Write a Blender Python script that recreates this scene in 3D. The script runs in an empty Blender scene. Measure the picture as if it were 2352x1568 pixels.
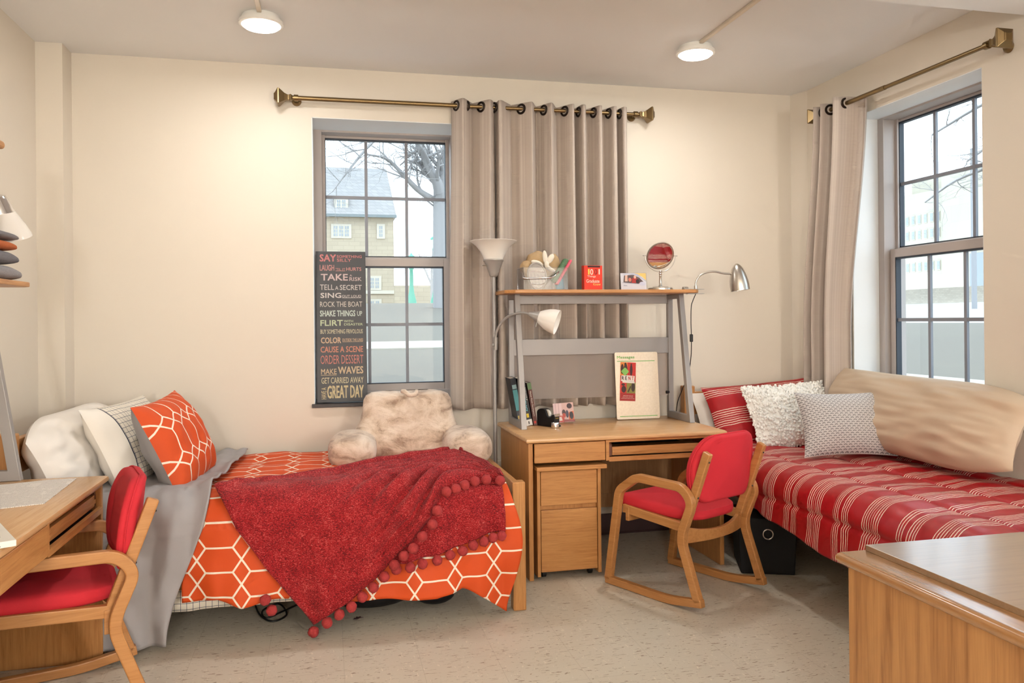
import bpy, bmesh, math, random
from mathutils import Vector, Matrix, noise
SC = bpy.context.scene
COL = SC.collection
PI = math.pi
rnd = random.Random(7)
R = math.radians

def lin(c):
    return tuple((v / 12.92 if v <= 0.04045 else ((v + 0.055) / 1.055) ** 2.4) for v in [x / 255 for x in c]) + (1.0,)

# ------------------------------------------------------------------ materials
class E:
    """socket wrapper so that node maths can be written as expressions"""
    def __init__(s, m, k): s.m, s.k = m, k
    def _b(s, op, o): return s.m.op(op, s, o)
    def __add__(s, o): return s._b('ADD', o)
    def __radd__(s, o): return s.m.op('ADD', o, s)
    def __sub__(s, o): return s._b('SUBTRACT', o)
    def __rsub__(s, o): return s.m.op('SUBTRACT', o, s)
    def __mul__(s, o): return s._b('MULTIPLY', o)
    def __rmul__(s, o): return s.m.op('MULTIPLY', o, s)
    def __truediv__(s, o): return s._b('DIVIDE', o)
    def __lt__(s, o): return s._b('LESS_THAN', o)
    def __gt__(s, o): return s._b('GREATER_THAN', o)

class Mat:
    def __init__(s, name, col=(200, 200, 200), rough=0.6, metal=0.0, **kw):
        s.mat = bpy.data.materials.new(name); s.mat.use_nodes = True
        s.nt = s.mat.node_tree; s.nt.nodes.clear()
        s.out = s.nt.nodes.new('ShaderNodeOutputMaterial')
        s.b = s.nt.nodes.new('ShaderNodeBsdfPrincipled')
        s.nt.links.new(s.b.outputs[0], s.out.inputs[0])
        s.b.inputs['Base Color'].default_value = lin(col)
        s.b.inputs['Roughness'].default_value = rough
        s.b.inputs['Metallic'].default_value = metal
        for k, v in kw.items():
            s.b.inputs[k.replace('_', ' ')].default_value = v
    def n(s, t, **kw):
        x = s.nt.nodes.new('ShaderNode' + t)
        for k, v in kw.items():
            if k in x.inputs: s.put(v, x.inputs[k])
            else: setattr(x, k, v)
        return x
    def put(s, v, inp):
        if isinstance(v, E): s.nt.links.new(v.k, inp)
        elif isinstance(v, bpy.types.NodeSocket): s.nt.links.new(v, inp)
        else: inp.default_value = v
    def op(s, op, *a):
        x = s.nt.nodes.new('ShaderNodeMath'); x.operation = op
        for i, v in enumerate(a): s.put(v, x.inputs[i])
        return E(s, x.outputs[0])
    def coords(s, kind='Object'):
        tc = s.n('TexCoord'); return tc.outputs[kind]
    def xyz(s, kind='Object'):
        sep = s.n('SeparateXYZ'); s.nt.links.new(s.coords(kind), sep.inputs[0])
        return [E(s, o) for o in sep.outputs]
    def mapping(s, scale, kind='Object', rot=(0, 0, 0), loc=(0, 0, 0)):
        m = s.n('Mapping'); s.nt.links.new(s.coords(kind), m.inputs[0])
        m.inputs['Scale'].default_value = scale; m.inputs['Rotation'].default_value = rot
        m.inputs['Location'].default_value = loc
        return m.outputs[0]
    def noise(s, vec, scale=5, detail=4, rough=0.5, dist=0.0):
        x = s.n('TexNoise'); s.put(vec, x.inputs['Vector'])
        x.inputs['Scale'].default_value = scale; x.inputs['Detail'].default_value = detail
        x.inputs['Roughness'].default_value = rough; x.inputs['Distortion'].default_value = dist
        return E(s, x.outputs[0])
    def ramp(s, fac, stops):
        x = s.n('ValToRGB'); s.put(fac, x.inputs[0]); cr = x.color_ramp
        while len(cr.elements) < len(stops): cr.elements.new(0.5)
        for e, (p, c) in zip(cr.elements, stops):
            e.position = p; e.color = lin(c) if len(c) == 3 else c
        return E(s, x.outputs[0])
    def mix(s, fac, a, b):
        x = s.n('Mix'); x.data_type = 'RGBA'
        s.put(fac, x.inputs[0])
        for v, i in ((a, 6), (b, 7)):
            if isinstance(v, tuple) and len(v) == 3: v = lin(v)
            s.put(v, x.inputs[i])
        return E(s, x.outputs[2])
    def col(s, v):
        if isinstance(v, tuple): v = lin(v)
        s.put(v, s.b.inputs['Base Color']); return s
    def bump(s, h, strength=0.3, dist=0.01):
        x = s.n('Bump'); s.put(h, x.inputs['Height'])
        x.inputs['Strength'].default_value = strength; x.inputs['Distance'].default_value = dist
        s.nt.links.new(x.outputs[0], s.b.inputs['Normal']); return s
    def rough(s, v): s.put(v, s.b.inputs['Roughness']); return s

def wood(name, axis='x', light=(214, 164, 110), dark=(176, 122, 70), rough=0.38, sc=1.0):
    m = Mat(name, light, rough)
    s = {'x': (1.2, 22, 22), 'y': (22, 1.2, 22), 'z': (22, 22, 1.2)}[axis]
    v = m.mapping(tuple(q * sc for q in s))
    g = m.noise(v, 3.0, 5, 0.6, 1.2)
    fine = m.noise(m.mapping(tuple(q * 6 * sc for q in s)), 3.0, 3, 0.6)
    f = g * 0.72 + fine * 0.28
    m.col(m.ramp(f, [(0.30, dark), (0.50, tuple((a * 2 + b) / 3 for a, b in zip(light, dark))), (0.68, light)]))
    m.bump(fine, 0.06, 0.002)
    return m.mat

def plain(name, c, rough=0.6, metal=0.0, **kw):
    return Mat(name, c, rough, metal, **kw).mat

def fabric(name, c, scale=900, rough=0.85, bump=0.15, var=0.12, sheen=0.0):
    m = Mat(name, c, rough)
    v = m.coords('Object')
    w = m.noise(v, scale, 2, 0.6); big = m.noise(v, 9, 3, 0.5)
    d = tuple(int(x * (1 - var)) for x in c)
    m.col(m.mix(w * 0.75 + big * 0.25, d, c))
    m.bump(w, bump, 0.002)
    if sheen: m.b.inputs['Sheen Weight'].default_value = sheen
    return m.mat

def emit(name, c, strength):
    m = Mat(name, c, 0.5)
    m.b.inputs['Emission Color'].default_value = lin(c)
    m.b.inputs['Emission Strength'].default_value = strength
    return m.mat

# ------------------------------------------------------------------ mesh builder
class MB:
    def __init__(s): s.v, s.f, s.uv, s.mi = [], [], {}, {}
    def mark(s): return len(s.v)
    def xf(s, M, start=0):
        for i in range(start, len(s.v)): s.v[i] = tuple(M @ Vector(s.v[i]))
        return s
    def face(s, idx, uv=None, mi=0):
        if uv is not None: s.uv[len(s.f)] = uv
        if mi: s.mi[len(s.f)] = mi
        s.f.append(tuple(idx))
    def box(s, x0, x1, y0, y1, z0, z1, mi=0):
        b = len(s.v)
        s.v += [(x0, y0, z0), (x1, y0, z0), (x1, y1, z0), (x0, y1, z0), (x0, y0, z1), (x1, y0, z1), (x1, y1, z1), (x0, y1, z1)]
        for q in ((0, 3, 2, 1), (4, 5, 6, 7), (0, 1, 5, 4), (1, 2, 6, 5), (2, 3, 7, 6), (3, 0, 4, 7)):
            s.face([b + i for i in q], mi=mi)
        return s
    def hexa(s, bot, top):
        """bottom and top quads (4 points each, same winding)"""
        b = len(s.v); s.v += [tuple(p) for p in bot] + [tuple(p) for p in top]
        for q in ((0, 3, 2, 1), (4, 5, 6, 7), (0, 1, 5, 4), (1, 2, 6, 5), (2, 3, 7, 6), (3, 0, 4, 7)):
            s.face([b + i for i in q])
        return s
    def ring(s, loops, closed_u=True, closed_v=False, cap=True, uvs=None):
        """skin a list of loops of equal length"""
        n = len(loops[0]); b = len(s.v)
        for l in loops: s.v += [tuple(p) for p in l]
        m = len(loops)
        for j in range(m if closed_v else m - 1):
            for i in range(n if closed_u else n - 1):
                a = b + j * n + i; a2 = b + j * n + (i + 1) % n
                c = b + ((j + 1) % m) * n + i; c2 = b + ((j + 1) % m) * n + (i + 1) % n
                s.face((a, a2, c2, c))
        if cap and closed_u and not closed_v:
            s.face([b + i for i in reversed(range(n))])
            s.face([b + (m - 1) * n + i for i in range(n)])
        return s
    def tube(s, path, r, n=10, closed=False, cap=True):
        P = [Vector(p) for p in path]; m = len(P); loops = []; up = None
        for i in range(m):
            if closed: t = P[(i + 1) % m] - P[i - 1]
            else: t = P[min(i + 1, m - 1)] - P[max(i - 1, 0)]
            t.normalize()
            if up is None:
                up = Vector((0, 0, 1)) if abs(t.z) < 0.9 else Vector((1, 0, 0))
            a = t.cross(up)
            if a.length < 1e-6: a = t.orthogonal()
            a.normalize(); up = a.cross(t).normalized()
            rr = r[i] if isinstance(r, (list, tuple)) else r
            loops.append([P[i] + (a * math.cos(q) + up * math.sin(q)) * rr for q in [2 * PI * k / n for k in range(n)]])
        return s.ring(loops, True, closed, cap)
    def lathe(s, prof, n=32, M=None, cap=True):
        st = len(s.v)
        loops = [[(r * math.cos(2 * PI * k / n), r * math.sin(2 * PI * k / n), z) for k in range(n)] for r, z in prof]
        s.ring(loops, True, False, cap)
        if M is not None: s.xf(M, st)
        return s
    def prism(s, poly, a, b, axis='y'):
        """extrude 2D polygon; axis y: poly is (x,z); axis x: (y,z); axis z: (x,y)"""
        def mk(p, t):
            return {'y': (p[0], t, p[1]), 'x': (t, p[0], p[1]), 'z': (p[0], p[1], t)}[axis]
        return s.ring([[mk(p, a) for p in poly], [mk(p, b) for p in poly]])
    def sheet(s, fn, nu, nv, uvf=None, u0=0, u1=1, v0=0, v1=1):
        b = len(s.v); U = []
        for j in range(nv + 1):
            for i in range(nu + 1):
                u = u0 + (u1 - u0) * i / nu; v = v0 + (v1 - v0) * j / nv
                s.v.append(tuple(fn(u, v))); U.append(uvf(u, v) if uvf else (u, v))
        for j in range(nv):
            for i in range(nu):
                q = [j * (nu + 1) + i, j * (nu + 1) + i + 1, (j + 1) * (nu + 1) + i + 1, (j + 1) * (nu + 1) + i]
                s.face([b + k for k in q], [U[k] for k in q])
        return s
    def ball(s, c, r, n=10, m=7, sq=(1, 1, 1)):
        loops = []
        for j in range(1, m):
            t = PI * j / m
            loops.append([(c[0] + r * sq[0] * math.sin(t) * math.cos(2 * PI * k / n), c[1] + r * sq[1] * math.sin(t) * math.sin(2 * PI * k / n), c[2] - r * sq[2] * math.cos(t)) for k in range(n)])
        b = len(s.v); s.ring(loops, cap=False)
        lo, hi = len(s.v), len(s.v) + 1
        s.v += [(c[0], c[1], c[2] - r * sq[2]), (c[0], c[1], c[2] + r * sq[2])]
        for k in range(n):
            s.face((lo, b + (k + 1) % n, b + k)); s.face((hi, b + (m - 2) * n + k, b + (m - 2) * n + (k + 1) % n))
        return s
    def add_mesh(s, me, M):
        b = len(s.v); s.v += [tuple(M @ v.co) for v in me.vertices]
        for p in me.polygons: s.face([b + i for i in p.vertices])
        return s

MW = {}      # frame matrix of every object made here
def _frame(o): return MW.get(o.name, Matrix.Identity(4))

def thing(name, label, cat, loc=(0, 0, 0), rz=0.0, group=None):
    o = bpy.data.objects.new(name, None); COL.objects.link(o)
    o.empty_display_size = 0.05
    o.location = loc; o.rotation_euler = (0, 0, rz)
    MW[o.name] = Matrix.Translation(Vector(loc)) @ Matrix.Rotation(rz, 4, 'Z')
    return tag(o, label, cat, group)
def tag(o, label, cat=None, group=None, kind=None):
    if label: o['label'] = label
    if cat: o['category'] = cat
    if group: o['group'] = group
    if kind: o['kind'] = kind
    return o

def obj(name, mb, mat, parent=None, local=False, smooth=None, bevel=0.0, seg=2, solid=0.0, solid_off=-1, subsurf=0, label=None, flip=False):
    """one mesh object; world coordinates unless local (then in the parent's frame)"""
    me = bpy.data.meshes.new(name)
    vs = [Vector(v) for v in mb.v]
    if parent is not None:
        F = _frame(parent)
        if not local:
            Fi = F.inverted(); vs = [Fi @ v for v in vs]
        org = Vector((0, 0, 0))
    else:
        F = Matrix.Identity(4)
        lo = [min(v[i] for v in vs) for i in range(3)]; hi = [max(v[i] for v in vs) for i in range(3)]
        org = Vector(((lo[0] + hi[0]) / 2, (lo[1] + hi[1]) / 2, lo[2]))
        vs = [v - org for v in vs]
    me.from_pydata([tuple(v) for v in vs], [], mb.f)
    if mb.uv:
        ul = me.uv_layers.new(name='UVMap'); d = ul.data
        for p in me.polygons:
            q = mb.uv.get(p.index)
            if q:
                for li, c in zip(p.loop_indices, q): d[li].uv = c
    for m in (mat if isinstance(mat, (list, tuple)) else [mat]): me.materials.append(m)
    for k, v in mb.mi.items(): me.polygons[k].material_index = v
    me.validate(); me.update()
    if flip: me.flip_normals()
    if smooth is not None:
        for p in me.polygons: p.use_smooth = True
        if smooth < 179: me.set_sharp_from_angle(angle=R(smooth))
    o = bpy.data.objects.new(name, me); COL.objects.link(o)
    if parent is not None:
        o.parent = parent; MW[o.name] = F
    else:
        o.location = org; MW[o.name] = Matrix.Translation(org)
    if subsurf:
        x = o.modifiers.new('sub', 'SUBSURF'); x.levels = x.render_levels = subsurf
    if solid:
        x = o.modifiers.new('sol', 'SOLIDIFY'); x.thickness = solid; x.offset = solid_off
    if bevel:
        x = o.modifiers.new('bev', 'BEVEL'); x.width = bevel; x.segments = seg; x.limit_method = 'ANGLE'; x.angle_limit = R(40)
    if label: o['label'] = label
    return o
def struct(name, mb, mat, **kw):
    o = obj(name, mb, mat, **kw); o['kind'] = 'structure'; return o
def bx(*a): return MB().box(*a)

def basis(center, right, up):
    r = Vector(right).normalized(); u = Vector(up); u = (u - r * u.dot(r)).normalized(); n = r.cross(u)
    M = Matrix(((r.x, u.x, n.x, center[0]), (r.y, u.y, n.y, center[1]), (r.z, u.z, n.z, center[2]), (0, 0, 0, 1)))
    return M      # local x=right, y=up, z=out of the face (towards the viewer)

_txt = {}
def text_mesh(s, off=0.0):
    k = (s, off)
    if k not in _txt:
        cu = bpy.data.curves.new('lettering', 'FONT'); cu.body = s; cu.resolution_u = 2; cu.offset = off; cu.size = 1
        o = bpy.data.objects.new('lettering', cu); COL.objects.link(o)
        dg = bpy.context.evaluated_depsgraph_get(); dg.update()
        me = bpy.data.meshes.new_from_object(o.evaluated_get(dg))
        bpy.data.objects.remove(o); bpy.data.curves.remove(cu)
        _txt[k] = me
    return _txt[k]
def put_text(mb, s, x0, x1, y0, y1, M, off=0.0, z=0.0):
    """letters stretched into the rectangle x0..x1, y0..y1 of frame M; off thickens the strokes"""
    me = text_mesh(s)
    xs = [v.co.x for v in me.vertices]; ys = [v.co.y for v in me.vertices]
    if not xs: return mb
    a, b, c, d = min(xs), max(xs), min(ys), max(ys); o = off * .9 * (y1 - y0)
    T = Matrix.Diagonal(((x1 - x0 - 2 * o) / max(b - a, 1e-6), (y1 - y0 - 2 * o) / max(d - c, 1e-6), 1, 1)) @ Matrix.Translation((-a, -c, 0))
    for i, (p, q) in enumerate(((0, 0), (2, 0), (0, 2), (2, 2), (1, 1)) if off else ((0, 0),)):
        mb.add_mesh(me, M @ Matrix.Translation((x0 + p * o, y0 + q * o, z + i * .00002)) @ T)
    return mb
def card(mb, x0, x1, y0, y1, M, z=0.0, mi=0):
    b = len(mb.v); mb.v += [tuple(M @ Vector(p)) for p in ((x0, y0, z), (x1, y0, z), (x1, y1, z), (x0, y1, z))]
    mb.face((b, b + 1, b + 2, b + 3), mi=mi); return mb
def poly_card(mb, pts, M, z=0.0, mi=0):
    b = len(mb.v); mb.v += [tuple(M @ Vector((p[0], p[1], z))) for p in pts]
    mb.face(range(b, b + len(pts)), mi=mi); return mb
def nz(x, y=0.0, z=0.0): return noise.noise((x, y, z))
def lerp(a, b, t): return a + (b - a) * t
def interp(t, pts):
    if t <= pts[0][0]: return pts[0][1]
    for (a, x), (b, y) in zip(pts, pts[1:]):
        if t <= b: return x + (y - x) * (t - a) / (b - a)
    return pts[-1][1]
def smooth01(t): t = max(0, min(1, t)); return t * t * (3 - 2 * t)
def spline(pts, n=8):
    """Catmull-Rom through points"""
    P = [Vector(p) for p in pts]; P = [P[0] * 2 - P[1]] + P + [P[-1] * 2 - P[-2]]; out = []
    for i in range(1, len(P) - 2):
        for k in range(n):
            t = k / n; a, b, c, d = P[i - 1], P[i], P[i + 1], P[i + 2]
            out.append(0.5 * ((2 * b) + (c - a) * t + (2 * a - 5 * b + 4 * c - d) * t * t + (3 * b - a - 3 * c + d) * t ** 3))
    out.append(P[-2]); return out
def fillet(pts, r, n=5, closed=False):
    """round the corners of a 2D polyline; r number or list"""
    P = [Vector((p[0], p[1])) for p in pts]; out = []; m = len(P)
    for i in range(m):
        if not closed and i in (0, m - 1): out.append(tuple(P[i])); continue
        a, b, c = P[i - 1], P[i], P[(i + 1) % m]
        rr = r[i] if isinstance(r, (list, tuple)) else r
        u = (a - b); w = (c - b); d = min(rr, u.length * 0.48, w.length * 0.48)
        if d < 1e-4: out.append(tuple(b)); continue
        p, q = b + u.normalized() * d, b + w.normalized() * d
        for k in range(n + 1):
            t = k / n; out.append(tuple(p * (1 - t) ** 2 + b * 2 * t * (1 - t) + q * t * t))
    return out
def strip(pts, half, closed=False):
    """2D outline of a bar of half width along a polyline (mitred) -> left list, right list"""
    P = [Vector((p[0], p[1])) for p in pts]; m = len(P); L, Rr = [], []
    for i in range(m):
        a = P[i - 1] if (i > 0 or closed) else None
        c = P[(i + 1) % m] if (i < m - 1 or closed) else None
        d1 = (P[i] - a).normalized() if a is not None else (c - P[i]).normalized()
        d2 = (c - P[i]).normalized() if c is not None else d1
        n1 = Vector((-d1.y, d1.x)); n2 = Vector((-d2.y, d2.x)); nn = (n1 + n2).normalized()
        k = half / max(0.35, nn.dot(n1))
        L.append(tuple(P[i] + nn * k)); Rr.append(tuple(P[i] - nn * k))
    return L, Rr
def flatbar(mb, pts, half, x0, x1, closed=False, fx=lambda x, p: (x, p[0], p[1])):
    """bar lying in a plane (path pts in that plane), from x0 to x1 across it"""
    L, Q = strip(pts, half, closed)
    loops = [[fx(x0, l), fx(x1, l), fx(x1, q), fx(x0, q)] for l, q in zip(L, Q)]
    return mb.ring(loops, True, closed, True)
# ------------------------------------------------------------------ room dimensions (metres)
YB, XL, XR, YN, H = 4.893, -1.508, 3.135, -3.6, 2.893   # back, left, right, near wall, ceiling
WALL_T = 0.50

def wall_paint(name, c):
    m = Mat(name, c, 0.55)
    v = m.coords('Object')
    m.col(m.mix(m.noise(v, 1.6, 3, 0.5), tuple(int(x * 0.975) for x in c), c))
    m.bump(m.noise(v, 60, 3, 0.6) * 0.6 + m.noise(v, 6, 2, 0.5), 0.10, 0.004)
    return m.mat
M_WALL = wall_paint('cream_wall_paint', (226, 217, 203))
M_CEIL = wall_paint('ceiling_paint', (240, 240, 240))
M_REVEAL = wall_paint('white_reveal_paint', (240, 243, 244))
def floor_mat():
    m = Mat('speckled_vinyl_tile', (205, 192, 168), 0.42)
    v = m.coords('Object')
    big = m.noise(v, 2.2, 4, 0.55)
    base = m.mix(big, (196, 187, 168), (212, 204, 188))
    fl = m.noise(m.mapping((26, 120, 26), rot=(0, 0, 0.12)), 1.0, 3, 0.6, 0.6)
    fl2 = m.noise(m.mapping((90, 30, 30), rot=(0, 0, 0.3)), 1.0, 2, 0.6, 0.4)
    c1 = m.mix(m.op('GREATER_THAN', fl, 0.63) * 0.8, base, (128, 104, 80))
    c2 = m.mix(m.op('GREATER_THAN', fl2, 0.68) * 0.5, c1, (236, 226, 206))
    x, y, z = m.xyz()
    def seam(q): return m.op('LESS_THAN', m.op('ABSOLUTE', m.op('SUBTRACT', m.op('FRACT', q / 0.3048), 0.5)), 0.004)
    sm = m.op('MAXIMUM', seam(x), seam(y))
    m.col(m.mix(sm * 0.22, c2, (120, 104, 84)))
    m.rough(0.36 + big * 0.16)
    return m.mat
M_FLOOR = floor_mat()
M_OAK_X = wood('oak_grain_x', 'x', (206, 150, 92), (170, 112, 60)); M_OAK_Y = wood('oak_grain_y', 'y', (206, 150, 92), (170, 112, 60)); M_OAK_Z = wood('oak_grain_z', 'z', (206, 150, 92), (170, 112, 60))
M_TOP_X = wood('oak_top_x', 'x', (222, 178, 130), (198, 148, 98), 0.26, 0.8)
M_TOP_Y = wood('oak_top_y', 'y', (222, 178, 130), (198, 148, 98), 0.26, 0.8)
M_BEECH = wood('chair_wood', 'y', (196, 140, 86), (166, 110, 60), 0.35, 0.6)
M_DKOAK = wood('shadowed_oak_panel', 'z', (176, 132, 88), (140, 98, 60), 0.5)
M_FRAME = plain('window_frame_paint', (182, 172, 167), 0.45)
M_SEAL = plain('dark_window_seal', (52, 58, 68), 0.5)
M_MUNT = plain('grey_muntin', (140, 142, 150), 0.5)
M_SLATE = Mat('dark_slate_sill', (56, 50, 50), 0.4).mat
M_NICKEL = plain('brushed_nickel', (196, 190, 182), 0.3, 1.0)
M_CHROME = plain('chrome', (225, 225, 228), 0.08, 1.0)
M_BRASS = plain('antique_brass', (134, 113, 80), 0.36, 1.0)
M_BLACK = plain('black_plastic', (18, 18, 20), 0.4)
M_WHITE = plain('white_plastic', (240, 238, 232), 0.4)
M_STEEL = plain('grey_powder_coated_steel', (158, 154, 152), 0.42, 0.25)
M_GREYPL = plain('grey_lamp_plastic', (168, 164, 160), 0.4, 0.2)
def glass_mat(name, tint=(255, 255, 255), refl=0.05, rough=0.0):
    m = Mat(name)
    tr = m.n('BsdfTransparent'); tr.inputs[0].default_value = lin(tint)
    gl = m.n('BsdfGlossy'); gl.inputs['Roughness'].default_value = rough
    lw = m.n('LayerWeight'); lw.inputs[0].default_value = 0.25
    mx = m.n('MixShader')
    f = E(m, lw.outputs[0]) * 0.5 + refl
    m.put(f, mx.inputs[0]); m.nt.links.new(tr.outputs[0], mx.inputs[1]); m.nt.links.new(gl.outputs[0], mx.inputs[2])
    m.nt.links.new(mx.outputs[0], m.out.inputs[0]); return m.mat
M_GLASS = glass_mat('window_glass', (248, 252, 252), 0.03)
M_CLEAR = glass_mat('clear_acrylic', (247, 247, 248), 0.035, 0.05)

# ------------------------------------------------------------------ shell
Z0W, Z1W = 0.873, 2.597
W1, W1b = (-0.08, 0.85), (0.98, 1.82)       # openings in the back wall
W2 = (3.302, 4.305)                          # opening in the right wall (y)
struct('floor', bx(XL - .3, XR + .3, YN - .3, YB + .3, -0.12, 0), M_FLOOR)
struct('ceiling', bx(XL - .3, XR + .3, YN - .3, YB + .3, H, H + .15), M_CEIL)
mb = MB(); y0, y1 = YB, YB + WALL_T
mb.box(XL - .3, W1[0], y0, y1, 0, H).box(W1[1], W1b[0], y0, y1, Z0W, Z1W).box(W1b[1], XR + .345, y0, y1, 0, H)
mb.box(W1[0], W1b[1], y0, y1, 0, Z0W).box(W1[0], W1b[1], y0, y1, Z1W, H)
struct('wall_back', mb, M_WALL)
mb = MB(); x0, x1 = XR, XR + .345
W4 = (1.72, 2.92); W5 = (-.75, .45)  # openings for two unseen windows added to bring in more daylight
mb.box(x0, x1, YN - .3, W5[0], 0, H).box(x0, x1, W5[0], W5[1], 0, Z0W).box(x0, x1, W5[0], W5[1], Z1W, H).box(x0, x1, W5[1], W4[0], 0, H).box(x0, x1, W4[1], W2[0], 0, H).box(x0, x1, W4[0], W4[1], 0, Z0W).box(x0, x1, W4[0], W4[1], Z1W, H).box(x0, x1, W2[1], YB, 0, H).box(x0, x1, W2[0], W2[1], 0, Z0W).box(x0, x1, W2[0], W2[1], Z1W, H)
struct('wall_right', mb, M_WALL)
struct('wall_left', bx(XL - .3, XL, YN - .3, YB, 0, H), M_WALL)
struct('wall_near', bx(XL, XR, YN - .3, YN, 0, H), M_WALL)
struct('wall_corner_left', bx(XL, -1.376, 4.735, YB, 0, H), M_WALL)            # boxed pipe chase
struct('wall_corner_right', MB().prism([(3.09, YB), (XR, YB), (XR, 4.765)], 0, H, 'z'), M_WALL)
struct('ceiling_beam', bx(XL, XR, 1.9, 3.02, H - .15, H), M_CEIL)
# white painted reveals lining the openings
def reveal(name, boxes): 
    mb = MB()
    for b in boxes: mb.box(*b)
    struct(name, mb, M_REVEAL)
t = .004
reveal('trim_1', [(W1[0], W1[0] + t, YB + .002, YB + .305, Z0W, Z1W), (W1[1] - t, W1[1], YB + .002, YB + .305, Z0W, Z1W), (W1[0], W1[1], YB + .002, YB + .305, Z1W - t, Z1W)])
reveal('trim_2', [(XR + .002, XR + .305, W2[0], W2[0] + t, Z0W, Z1W), (XR + .002, XR + .305, W2[1] - t, W2[1], Z0W, Z1W), (XR + .002, XR + .305, W2[0], W2[1], Z1W - t, Z1W)])
struct('window_sill_1', bx(W1[0] - .014, W1[1] + .014, YB - .022, YB + .305, Z0W, Z0W + .022), M_SLATE, bevel=.002)
struct('window_sill_2', bx(XR - .022, XR + .305, W2[0] - .014, W2[1] + .014, Z0W, Z0W + .022), M_SLATE, bevel=.002)
for i_, W_ in ((3, W4), (4, W5)):  # sills and reveals of the two added windows
    struct('window_sill_%d' % i_, bx(XR - .022, XR + .305, W_[0] - .014, W_[1] + .014, Z0W, Z0W + .022), M_SLATE, bevel=.002)
    reveal('trim_%d' % (i_ + 1), [(XR + .002, XR + .305, W_[0], W_[0] + t, Z0W, Z1W), (XR + .002, XR + .305, W_[1] - t, W_[1], Z0W, Z1W), (XR + .002, XR + .305, W_[0], W_[1], Z1W - t, Z1W)])
struct('baseboard_back', MB().prism([(YB - .001, 0), (YB - .022, 0), (YB - .012, .012), (YB - .008, .128), (YB - .001, .13)], -1.37, 3.08, 'x'), plain('dark_vinyl_cove_base', (72, 52, 52), 0.45))
struct('baseboard_right', bx(XR - .008, XR - .001, YN, 4.7, 0, .13), plain('dark_vinyl_base', (72, 52, 52), 0.45))
struct('baseboard_left', bx(XL + .001, XL + .008, YN, 4.73, 0, .13), plain('dark_vinyl_base_left', (72, 52, 52), 0.45))
# low pipe cover running along the back wall
pc = struct('trim_3', bx(.6, 3.0, YB - .05, YB - .001, .462, .515), plain('painted_pipe_cover', (214, 204, 184), .5), bevel=.004)

def window_unit(name, fn, W):
    """double-hung window; fn(across, depth, z) -> world"""
    def B(mb, a0, a1, d0, d1, z0, z1):
        P = [fn(a, d, z) for z in (z0, z1) for (a, d) in ((a0, d0), (a1, d0), (a1, d1), (a0, d1))]
        return mb.hexa(P[:4], P[4:])
    zb, zt = Z0W, Z1W
    fr = MB()
    B(fr, 0, .055, .18, .33, zb, zt); B(fr, W - .055, W, .18, .33, zb, zt)
    B(fr, .055, W - .055, .18, .33, zt - .016, zt); B(fr, .055, W - .055, .18, .33, zb + .0, zb + .062)
    B(fr, .055, .075, .262, .275, zb, zt); B(fr, W - .075, W - .055, .262, .275, zb, zt)
    w = struct(name, fr, M_FRAME, bevel=.002)
    def sash(nm, a0, a1, d0, d1, z0, z1, st, top, bot, zm):
        s = MB(); B(s, a0, a0 + st, d0, d1, z0, z1); B(s, a1 - st, a1, d0, d1, z0, z1)
        B(s, a0 + st, a1 - st, d0, d1, z1 - top, z1); B(s, a0 + st, a1 - st, d0, d1, z0, z0 + bot)
        o = obj(nm, s, M_FRAME, w, bevel=.003)
        g0, g1, h0, h1 = a0 + st, a1 - st, z0 + bot, z1 - top
        q = MB(); e = .007; m_ = (d0 + d1) / 2
        B(q, g0, g0 + e, d0 + .004, d1 - .004, h0, h1); B(q, g1 - e, g1, d0 + .004, d1 - .004, h0, h1)
        B(q, g0, g1, d0 + .004, d1 - .004, h1 - e * 1.4, h1); B(q, g0, g1, d0 + .004, d1 - .004, h0, h0 + e)
        obj('glazing_seal', q, M_SEAL, o)
        q = MB()
        for k in (1, 2):
            a = g0 + (g1 - g0) * k / 3; B(q, a - .0095, a + .0095, m_ - .008, m_ + .008, h0, h1)
        B(q, g0, g1, m_ - .0075, m_ + .0075, zm - .010, zm + .010)
        obj('muntin', q, M_MUNT, o)
        q = MB(); b = len(q.v); q.v += [fn(g0, m_, h0), fn(g1, m_, h0), fn(g1, m_, h1), fn(g0, m_, h1)]; q.face((b, b + 1, b + 2, b + 3))
        obj('pane', q, M_GLASS, o)
    sash('upper_sash', .058, W - .058, .272, .31, 1.745, zt - .016, .014, .016, .055, 2.186)
    sash('lower_sash', .062, W - .062, .215, .258, .932, 1.789, .040, .052, .046, 1.36)
    q = MB(); B(q, W * .42, W * .58, .196, .216, .918, .931); obj('sash_lift', q, M_FRAME, w)
    return w
window_unit('window_1', lambda a, d, z: (W1[0] + a, YB + d + .12, z), W1[1] - W1[0])
window_unit('window_2', lambda a, d, z: (XR + d, W2[1] - a, z), W2[1] - W2[0])
window_unit('added_window_5', lambda a, d, z: (XR + d + .02, W5[1] - a, z), W5[1] - W5[0])  # unseen window added for more cool daylight in the near half
window_unit('added_window_4', lambda a, d, z: (XR + d + .02, W4[1] - a, z), W4[1] - W4[0])  # unseen window added for the sky reflection on the dresser and daylight
window_unit('window_3', lambda a, d, z: (W1b[0] + a, YB + d + .12, z), W1b[1] - W1b[0])

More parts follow.
